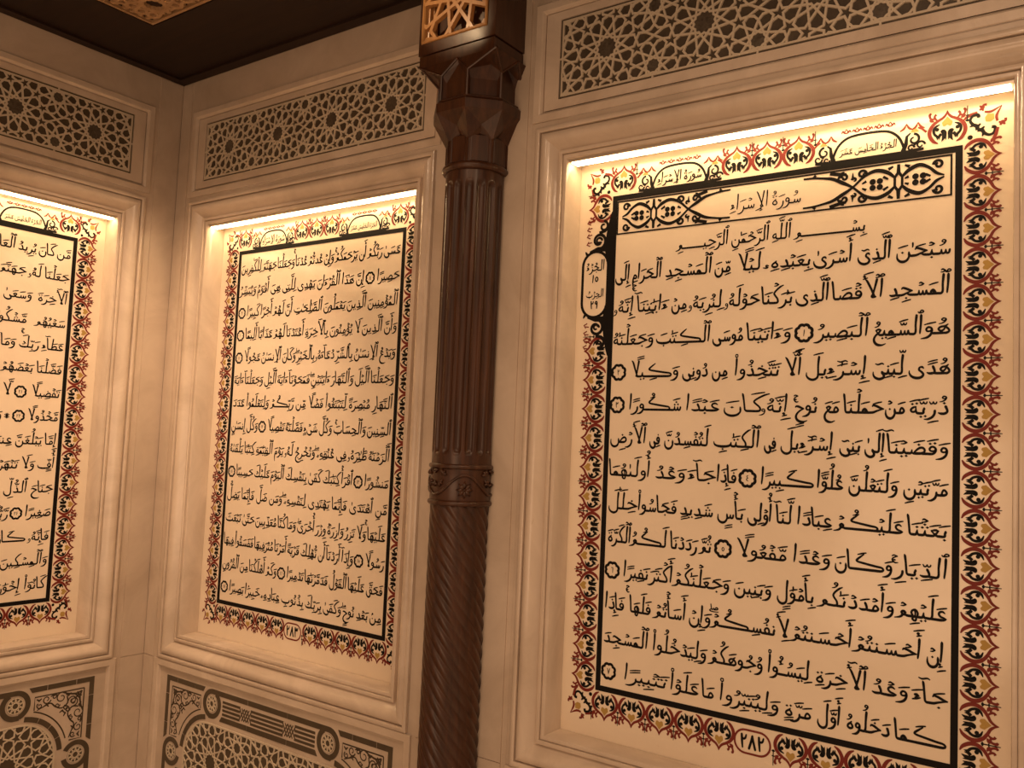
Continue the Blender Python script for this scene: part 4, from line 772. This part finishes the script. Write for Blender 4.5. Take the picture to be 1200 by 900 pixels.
P282 = """سُبۡحَٰنَ ٱلَّذِيٓ أَسۡرَىٰ بِعَبۡدِهِۦ لَيۡلٗا مِّنَ ٱلۡمَسۡجِدِ ٱلۡحَرَامِ إِلَى
ٱلۡمَسۡجِدِ ٱلۡأَقۡصَا ٱلَّذِي بَٰرَكۡنَا حَوۡلَهُۥ لِنُرِيَهُۥ مِنۡ ءَايَٰتِنَآۚ إِنَّهُۥ
هُوَ ٱلسَّمِيعُ ٱلۡبَصِيرُ #1 وَءَاتَيۡنَا مُوسَى ٱلۡګِتَٰبَ وَجَعَلۡنَٰهُ
هُدٗى لِّبَنِيٓ إِسۡرَٰٓءِيلَ أَلَّا تَتَّخِذُوا۟ مِن دُونِي وَګِيلٗا #2
ذُرِّيَّةَ مَنۡ حَمَلۡنَا مَعَ نُوحٍۚ إِنَّهُۥ كَانَ عَبۡدٗا شَګُورٗا #3
وَقَضَيۡنَآ إِلَىٰ بَنِيٓ إِسۡرَٰٓءِيلَ فِي ٱلۡكِتَٰبِ لَتُفۡسِدُنَّ فِي ٱلۡأَرۡضِ
مَرَّتَيۡنِ وَلَتَعۡلُنَّ عُلُوّٗا ګَبِيرٗا #4 فَإِذَا جَآءَ وَعۡدُ أُولَىٰهُمَا
بَعَثۡنَا عَلَيۡګُمۡ عِبَادٗا لَّنَآ أُوْلِي بَأۡسٖ شَدِيدٖ فَجَاسُوا۟ خِلَٰلَ
ٱلدِّيَارِۚ وَګَانَ وَعۡدٗا مَّفۡعُولٗا #5 ثُمَّ رَدَدۡنَا لَګُمُ ٱلۡكَرَّةَ
عَلَيۡهِمۡ وَأَمۡدَدۡنَٰكُم بِأَمۡوَٰلٖ وَبَنِينَ وَجَعَلۡنَٰكُمۡ أَكۡثَرَ نَفِيرًا #6
إِنۡ أَحۡسَنتُمۡ أَحۡسَنتُمۡ لِأَنفُسِګُمۡۖ وَإِنۡ أَسَأۡتُمۡ فَلَهَاۚ فَإِذَا
جَآءَ وَعۡدُ ٱلۡأٓخِرَةِ لِيَسُـُٔوا۟ وُجُوهَكُمۡ وَلِيَدۡخُلُوا۟ ٱلۡمَسۡجِدَ
ګَمَا دَخَلُوهُ أَوَّلَ مَرَّةٖ وَلِيُتَبِّرُوا۟ مَا عَلَوۡا۟ تَتۡبِيرًا #7""".split('\n')
P283 = """عَسَىٰ رَبُّكُمۡ أَن يَرۡحَمَكُمۡۚ وَإِنۡ عُدتُّمۡ عُدۡنَاۚ وَجَعَلۡنَا جَهَنَّمَ لِلۡكَٰفِرِينَ
حَصِيرًا #8 إِنَّ هَٰذَا ٱلۡقُرۡءَانَ يَهۡدِي لِلَّتِي هِيَ أَقۡوَمُ وَيُبَشِّرُ
ٱلۡمُؤۡمِنِينَ ٱلَّذِينَ يَعۡمَلُونَ ٱلصَّٰلِحَٰتِ أَنَّ لَهُمۡ أَجۡرٗا كَبِيرٗا #9
وَأَنَّ ٱلَّذِينَ لَا يُؤۡمِنُونَ بِٱلۡأٓخِرَةِ أَعۡتَدۡنَا لَهُمۡ عَذَابًا أَلِيمٗا #10
وَيَدۡعُ ٱلۡإِنسَٰنُ بِٱلشَّرِّ دُعَآءَهُۥ بِٱلۡخَيۡرِۖ وَكَانَ ٱلۡإِنسَٰنُ عَجُولٗا #11
وَجَعَلۡنَا ٱلَّيۡلَ وَٱلنَّهَارَ ءَايَتَيۡنِۖ فَمَحَوۡنَآ ءَايَةَ ٱلَّيۡلِ وَجَعَلۡنَآ ءَايَةَ
ٱلنَّهَارِ مُبۡصِرَةٗ لِّتَبۡتَغُوا۟ فَضۡلٗا مِّن رَّبِّګُمۡ وَلِتَعۡلَمُوا۟ عَدَدَ
ٱلسِّنِينَ وَٱلۡحِسَابَۚ وَكُلَّ شَيۡءٖ فَصَّلۡنَٰهُ تَفۡصِيلٗا #12 وَكُلَّ إِنسَٰنٍ
أَلۡزَمۡنَٰهُ طَٰٓئِرَهُۥ فِي عُنُقِهِۦۖ وَنُخۡرِجُ لَهُۥ يَوۡمَ ٱلۡقِيَٰمَةِ كِتَٰبٗا يَلۡقَىٰهُ
مَنشُورًا #13 ٱقۡرَأۡ كِتَٰبَكَ كَفَىٰ بِنَفۡسِكَ ٱلۡيَوۡمَ عَلَيۡكَ حَسِيبٗا #14
مَّنِ ٱهۡتَدَىٰ فَإِنَّمَا يَهۡتَدِي لِنَفۡسِهِۦۖ وَمَن ضَلَّ فَإِنَّمَا يَضِلُّ
عَلَيۡهَاۚ وَلَا تَزِرُ وَازِرَةٞ وِزۡرَ أُخۡرَىٰۗ وَمَا كُنَّا مُعَذِّبِينَ حَتَّىٰ نَبۡعَثَ
رَسُولٗا #15 وَإِذَآ أَرَدۡنَآ أَن نُّهۡلِكَ قَرۡيَةً أَمَرۡنَا مُتۡرَفِيهَا فَفَسَقُوا۟ فِيهَا
فَحَقَّ عَلَيۡهَا ٱلۡقَوۡلُ فَدَمَّرۡنَٰهَا تَدۡمِيرٗا #16 وَكَمۡ أَهۡلَكۡنَا مِنَ ٱلۡقُرُونِ
مِنۢ بَعۡدِ نُوحٖۗ وَكَفَىٰ بِرَبِّكَ بِذُنُوبِ عِبَادِهِۦ خَبِيرَۢا بَصِيرٗا #17""".split('\n')
P284 = """مَّن كَانَ يُرِيدُ ٱلۡعَاجِلَةَ عَجَّلۡنَا لَهُۥ فِيهَا مَا نَشَآءُ لِمَن نُّرِيدُ ثُمَّ
جَعَلۡنَا لَهُۥ جَهَنَّمَ يَصۡلَىٰهَا مَذۡمُومٗا مَّدۡحُورٗا #18 وَمَنۡ أَرَادَ
ٱلۡأٓخِرَةَ وَسَعَىٰ لَهَا سَعۡيَهَا وَهُوَ مُؤۡمِنٞ فَأُوْلَٰٓئِكَ كَانَ
سَعۡيُهُم مَّشۡكُورٗا #19 كُلّٗا نُّمِدُّ هَٰٓؤُلَآءِ وَهَٰٓؤُلَآءِ مِنۡ
عَطَآءِ رَبِّكَۚ وَمَا كَانَ عَطَآءُ رَبِّكَ مَحۡظُورًا #20 ٱنظُرۡ كَيۡفَ
فَضَّلۡنَا بَعۡضَهُمۡ عَلَىٰ بَعۡضٖۚ وَلَلۡأٓخِرَةُ أَكۡبَرُ دَرَجَٰتٖ وَأَكۡبَرُ
تَفۡضِيلٗا #21 لَّا تَجۡعَلۡ مَعَ ٱللَّهِ إِلَٰهًا ءَاخَرَ فَتَقۡعُدَ مَذۡمُومٗا
مَّخۡذُولٗا #22 * وَقَضَىٰ رَبُّكَ أَلَّا تَعۡبُدُوٓا۟ إِلَّآ إِيَّاهُ وَبِٱلۡوَٰلِدَيۡنِ إِحۡسَٰنًاۚ
إِمَّا يَبۡلُغَنَّ عِندَكَ ٱلۡكِبَرَ أَحَدُهُمَآ أَوۡ كِلَاهُمَا فَلَا تَقُل لَّهُمَآ
أُفّٖ وَلَا تَنۡهَرۡهُمَا وَقُل لَّهُمَا قَوۡلٗا كَرِيمٗا #23 وَٱخۡفِضۡ لَهُمَا
جَنَاحَ ٱلذُّلِّ مِنَ ٱلرَّحۡمَةِ وَقُل رَّبِّ ٱرۡحَمۡهُمَا كَمَا رَبَّيَانِي
صَغِيرٗا #24 رَّبُّكُمۡ أَعۡلَمُ بِمَا فِي نُفُوسِكُمۡۚ إِن تَكُونُوا۟ صَٰلِحِينَ
فَإِنَّهُۥ ګَانَ لِلۡأَوَّٰبِينَ غَفُورٗا #25 وَءَاتِ ذَا ٱلۡقُرۡبَىٰ حَقَّهُۥ
وَٱلۡمِسۡكِينَ وَٱبۡنَ ٱلسَّبِيلِ وَلَا تُبَذِّرۡ تَبۡذِيرًا #26 إِنَّ ٱلۡمُبَذِّرِينَ
كَانُوٓا۟ إِخۡوَٰنَ ٱلشَّيَٰطِينِۖ وَكَانَ ٱلشَّيۡطَٰنُ لِرَبِّهِۦ كَفُورٗا #27""".split('\n')
panel('right', 282, P282, 1.7184, .10126, .0098, W282, True)
panel('middle', 283, P283, 1.8955, .0986, .0093)
panel('left', 284, P284, 1.8955, .0986, .0093)
# ---------------------------------------------------------------- wooden half column with its head
AX, AY = 1.7905, -.045
def column():
    t = empty('wooden_column', (AX, AY, 0), label='dark carved walnut column with fluted and twisted shaft between the two text panels', cat='column')
    def lathe_disp(fr, z0, z1, nz, nth, nm, parent=t):
        b = MB()
        for j in range(nz+1):
            z = z0+(z1-z0)*j/nz
            for i in range(nth):
                a = 2*PI*i/nth; r = fr(a, z); b.v.append((r*math.cos(a), r*math.sin(a), z))
        for j in range(nz):
            for i in range(nth): A = j*nth+i; B = j*nth+(i+1) % nth; b.f.append((A, B, B+nth, A+nth)); b.m.append(0)
        return b.build(nm, M_WOOD, parent, smooth=True)
    N = 16; zt, zb = 2.035, 1.155
    def flute(a, z):
        ph = ((a*N/(2*PI)+.25) % 1)-.5; hw = .36
        wdt = 2*PI*.1/N*hw; d = 0
        za = max(z-(zt-wdt), (zb+wdt)-z, 0)
        e = math.hypot(ph*2*PI*.1/N, za)/wdt
        if e < 1: d = .0105*math.sqrt(max(0, 1-e*e))
        return .0985-d
    lathe_disp(flute, 1.115, 2.075, 150, 288, 'fluted_shaft')
    M_ = 16
    def twist(a, z):
        ph = ((a*M_/(2*PI)+z/.0455) % 1); return .0910+.0062*abs(math.sin(PI*ph))**.75
    lathe_disp(twist, FLOOR+.25, .993, 520, 224, 'twisted_shaft')
    def ring(z, R, r, nm='ring'): b = MB(); b.tube([(R*math.cos(2*PI*k/48), R*math.sin(2*PI*k/48), z) for k in range(48)], r, 10, True); b.build(nm, M_WOOD, t, smooth=True)
    ring(2.085, .1005, .0125, 'neck_ring'); ring(1.112, .0985, .0085, 'collar_ring'); ring(.996, .0985, .0085, 'collar_ring')
    b = MB(); b.lathe([(.09, 1.115), (.0985, 1.108), (.1005, 1.10), (.1005, 1.008), (.0985, 1.0), (.09, .993)]); col = b.build('carved_collar', M_WOOD, t, smooth=True)
    # vine, rosettes and leaves carved on the collar
    cyl = lambda a, z, r=.1015: (r*math.cos(a), r*math.sin(a), z)
    a_c = -50*PI/180+.10
    b = MB(); b.tube([cyl(a_c+2*PI*k/120, 1.054+.032*math.cos(3*2*PI*k/120), .1025) for k in range(120)], .0048, 6, True); b.build('vine', M_WOOD, col, smooth=True)
    for k in range(3):
        ac = a_c+2*PI*k/3; b = MB(); zc = 1.040
        for j in range(8): th = 2*PI*j/8; b.tube([cyl(ac, zc, .101), cyl(ac+.012/.1*math.cos(th), zc+.012*math.sin(th), .107), cyl(ac+.026/.1*math.cos(th), zc+.026*math.sin(th), .102)], [.003, .0068, .002], 6)
        b.tube([cyl(ac, zc, .100), cyl(ac, zc, .107)], .004, 8); b.build('flower', M_WOOD, col, smooth=True)
        ac += PI/3; b = MB()
        for dx, dz, th in ((-.03, .022, 2.3), (.03, .022, .8), (0, .0, -1.57), (-.018, .0, 3.6), (.018, .0, -.5), (0, .026, 1.57)):
            for q_ in (-.5, 0, .5): b.tube([cyl(ac+dx/.1, 1.064+dz, .101), cyl(ac+(dx+.009*math.cos(th+q_))/.1, 1.064+dz+.009*math.sin(th+q_), .1065), cyl(ac+(dx+.017*math.cos(th+q_*1.6))/.1, 1.064+dz+.017*math.sin(th+q_*1.6), .102)], [.003, .0055, .0025], 6)
        b.build('leaf_spray', M_WOOD, col, smooth=True)
    # base, below the picture
    b = MB(); b.lathe([(.09, FLOOR+.25), (.12, FLOOR+.24), (.125, FLOOR+.21), (.105, FLOOR+.18), (.14, FLOOR+.14), (.15, FLOOR+.10), (.15, FLOOR)]); b.build('base', M_WOOD, t, smooth=True)
    # eight-sided neck
    def octo(r, z, off=PI/8): return [(r*math.cos(off+k*PI/4), r*math.sin(off+k*PI/4), z) for k in range(8)]
    def loft(b, rings):
        for A, B in zip(rings[:-1], rings[1:]):
            for k in range(8): j = (k+1) % 8; b.face([A[k], A[j], B[j], B[k]])
    b = MB(); loft(b, [octo(.104, 2.094), octo(.104, 2.185)])
    b.build('neck', M_WOOD, t)
    b = MB()
    for k in range(8):                                             # raised neck fillets
        a = PI/8+k*PI/4; b.tube([(.1055*math.cos(a), .1055*math.sin(a), 2.094), (.1055*math.cos(a), .1055*math.sin(a), 2.19)], .003, 5)
        p0, p1 = octo(.100, 2.1)[k], octo(.100, 2.1)[(k+1) % 8]
        f = lambda s_, z, e=1.0: ((p0[0]*(1-s_)+p1[0]*s_)*e, (p0[1]*(1-s_)+p1[1]*s_)*e, z)
        b.tube([f(.14, 2.100, 1.03), f(.86, 2.100, 1.03), f(.86, 2.185, 1.03), f(.5, 2.212, 1.10), f(.14, 2.185, 1.03), f(.14, 2.100, 1.03)], .0022, 5)
    b.build('neck_fillets', M_WOOD, t)
    # flaring collar cut by pointed arches, then the drum
    b = MB(); W_ = octo(.106, 2.172); F0 = octo(.156, 2.258); F1 = octo(.158, 2.286); D0 = octo(.146, 2.298); D1 = octo(.1455, 2.302)
    for k in range(8):
        j = (k+1) % 8; mid = Vector(F0[k]).lerp(Vector(F0[j]), .5); ap = Vector((mid.x*.76, mid.y*.76, 2.216))
        b.face([W_[k], ap, F0[k]][::-1]); b.face([ap, W_[j], F0[j]][::-1]); b.face([F0[k], ap, F0[j]][::-1]); I_ = Vector((mid.x*.62, mid.y*.62, 2.19)); b.face([W_[k], I_, ap][::-1]); b.face([I_, W_[j], ap][::-1])
    loft(b, [F0, F1, D0, D1]); b.build('flared_moulding', M_WOOD, t)
    b = MB(); V = octo(.143, 2.385); D0 = octo(.143, 2.300); SQ = .1585; TOP = 2.437
    A_ = []
    for k in range(8):                                              # facet k lies between octagon corners k and k+1
        a = PI/4+k*PI/4; c_, s_ = math.cos(a), math.sin(a); m_ = SQ/max(abs(c_), abs(s_)); A_.append((m_*c_, max(m_*s_, -.122), TOP))
    for k in range(8):
        j = (k+1) % 8; fa = PI/4+k*PI/4
        rin = .112; i0 = Vector(D0[k])*1; i1 = Vector(D0[j])*1
        L0, L1 = Vector(D0[k]).lerp(Vector(D0[j]), .06), Vector(D0[k]).lerp(Vector(D0[j]), .94); sc_ = .90
        q0, q1 = Vector((L0.x*sc_, L0.y*sc_, 2.300)), Vector((L1.x*sc_, L1.y*sc_, 2.300)); r0, r1 = q0+Vector((0, 0, .062)), q1+Vector((0, 0, .062)); ap = Vector(A_[k])
        inn = Vector((ap.x*.70, ap.y*.70, 2.405)) if k % 2 == 0 else Vector((rin*math.cos(fa)*1.02, rin*math.sin(fa)*1.02, 2.420))
        cm = (q0+q1)/2*1.02; cm.z = 2.345
        b.face([q0, q1, r1, r0]); b.face([r0, r1, inn])
        b.face([D0[k], q0, r0, V[k]]); b.face([q1, D0[j], V[j], r1]); b.face([V[k], r0, inn]); b.face([V[k], inn, ap]); b.face([r1, V[j], inn]); b.face([inn, V[j], ap]); b.face([D0[k], D0[j], q1, q0])
        # spandrel up to the square head
        b.face([V[j], A_[j], A_[k]]); 
    loft(b, [octo(.143, 2.2995), octo(.1, 2.2995)]); b.build('arched_drum', M_WOOD, t)
    b = MB()
    for k in range(8):
        j = (k+1) % 8; b.tube([D0[k], V[k]], .0045, 6); b.tube([V[k], A_[k]], .0045, 6); b.tube([A_[k], V[j]], .0045, 6)
    b.tube(D0, .004, 6, True); b.build('drum_ribs', M_WOOD, t)
    # square head block reaching the ceiling, with a lit star screen in its face
    x0, x1, y0, y1 = 1.618-AX, 1.941-AX, -.168-AY, -.001-AY
    b = MB(); b.box((x0+.004, y0+.004, 2.437), (x1-.004, y1, 2.476)); b.build('head_frieze', M_WOOD, t)
    wz0, wz1, wx0, wx1 = 2.520, 2.762, x0+.014, x1-.034; H = empty('head_block'); H.parent = t
    b = MB(); b.box((x0, y0+.001, 2.480), (x1, y0+.030, wz0)); b.box((x0, y0+.001, wz1), (x1, y0+.030, CEIL-.001)); b.box((x0, y0+.001, wz0), (wx0, y0+.030, wz1)); b.box((wx1, y0+.001, wz0), (x1, y0+.030, wz1))
    b.box((x0, y0+.075, 2.480), (x1, y1, CEIL-.001)); b.box((x0, y0+.030, 2.480), (wx0, y0+.075, CEIL-.001)); b.box((wx1, y0+.030, 2.480), (x1, y0+.075, CEIL-.001)); b.box((wx0, y0+.03, 2.480), (wx1, y0+.075, wz0))
    b.build('casing', M_WOOD, H)
    fr = MB(); cx = (wx0+wx1)/2; hx = (wx1-wx0)/2; cz = (wz0+wz1)/2; hz = (wz1-wz0)/2
    for nm, bb in rect_sides([(-.002, 0), (0, -.004), (.006, -.005), (.010, .0), (.014, .012), (.019, .013), (.022, .026), (.026, .027), (.028, .045)], hx, cz, hz, y0).items():
        bb.v = [(x+cx, y, z) for x, y, z in bb.v]; bb.build('screen_moulding', M_HONEY, H)
    segs, c12, c9 = lattice_segments(.62, wx0, wx1, wz0, wz1, (wx0+.16, wz0+.175)); b = MB()
    for s_ in segs:
        for q_ in clip(s_, lambda x, z: wx0+.006 < x < wx1-.006 and wz0+.006 < z < wz1-.006, 8): b.bar(q_[0], q_[1], .015, y0-.003, y0+.012, 0, .2)
    b.build('star_screen', M_HONEY, H)
    b = MB(); b.box((wx0, y0+.050, wz0), (wx1, y0+.056, wz1)); b.build('screen_back', M_WOOD, H)
    return t
column()
# ---------------------------------------------------------------- ceiling
b = MB(); b.box((-.2, -3.4, CEIL), (.412, .2, CEIL+.05)); b.box((.412, -.412, CEIL), (5.2, .2, CEIL+.05)); b.box((1.62, -1.62, CEIL), (5.2, -.412, CEIL+.05)); b.box((.412, -3.4, CEIL), (1.62, -1.62, CEIL+.05))
# the soffit is a border round the hall: open beyond it, where the hall lights hang
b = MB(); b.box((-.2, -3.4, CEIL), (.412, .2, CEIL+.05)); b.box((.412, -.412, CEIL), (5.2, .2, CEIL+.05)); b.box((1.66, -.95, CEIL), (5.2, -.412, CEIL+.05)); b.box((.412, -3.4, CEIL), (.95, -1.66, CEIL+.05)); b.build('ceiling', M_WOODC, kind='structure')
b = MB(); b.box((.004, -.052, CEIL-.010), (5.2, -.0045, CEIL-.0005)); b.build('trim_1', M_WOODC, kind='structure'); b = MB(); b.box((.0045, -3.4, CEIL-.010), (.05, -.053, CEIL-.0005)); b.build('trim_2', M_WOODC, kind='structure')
def ceiling_ornament():
    t = empty('ceiling_panel', (.412, -.412, CEIL), label='square dark wooden ceiling panel with pale gilt interlace at the top edge', cat='ceiling panel'); S_ = 1.248
    b = MB(); b.box((0, -S_, .012), (S_, 0, .03)); b.build('panel_board', M_WOODC, t)
    for r_ in ((0, -.006, S_, 0), (0, -S_, S_, -S_+.006), (0, -S_+.006, .006, -.006), (S_-.006, -S_+.006, S_, -.006)):
        b = MB(); b.box((r_[0], r_[1], -.004), (r_[2], r_[3], .012)); b.build('bead', M_WOODC, t)
    for r_ in ((.008, -.022, S_-.008, -.010), (.008, -S_+.010, S_-.008, -S_+.022), (.008, -S_+.022, .020, -.022), (S_-.020, -S_+.022, S_-.008, -.022)):
        b = MB(); b.box((r_[0], r_[1], -.001), (r_[2], r_[3], .012)); b.build('gilt_border', M_GILT, t)
    segs, c12, c9 = lattice_segments(.34, .03, S_-.03, .03, S_-.03, (.16, .10), math.radians(62)); b = MB()
    for s_ in segs:
        for q_ in clip(s_, lambda x, z: .034 < x < S_-.034 and .034 < z < S_-.034, 6): b.bar(q_[0], q_[1], .017, -.002, .012, 0, .1)
    b.v = [(x, -z, y) for x, y, z in b.v]; b.f = [f[::-1] for f in b.f]; b.build('interlace', M_GILT, t)
ceiling_ornament()
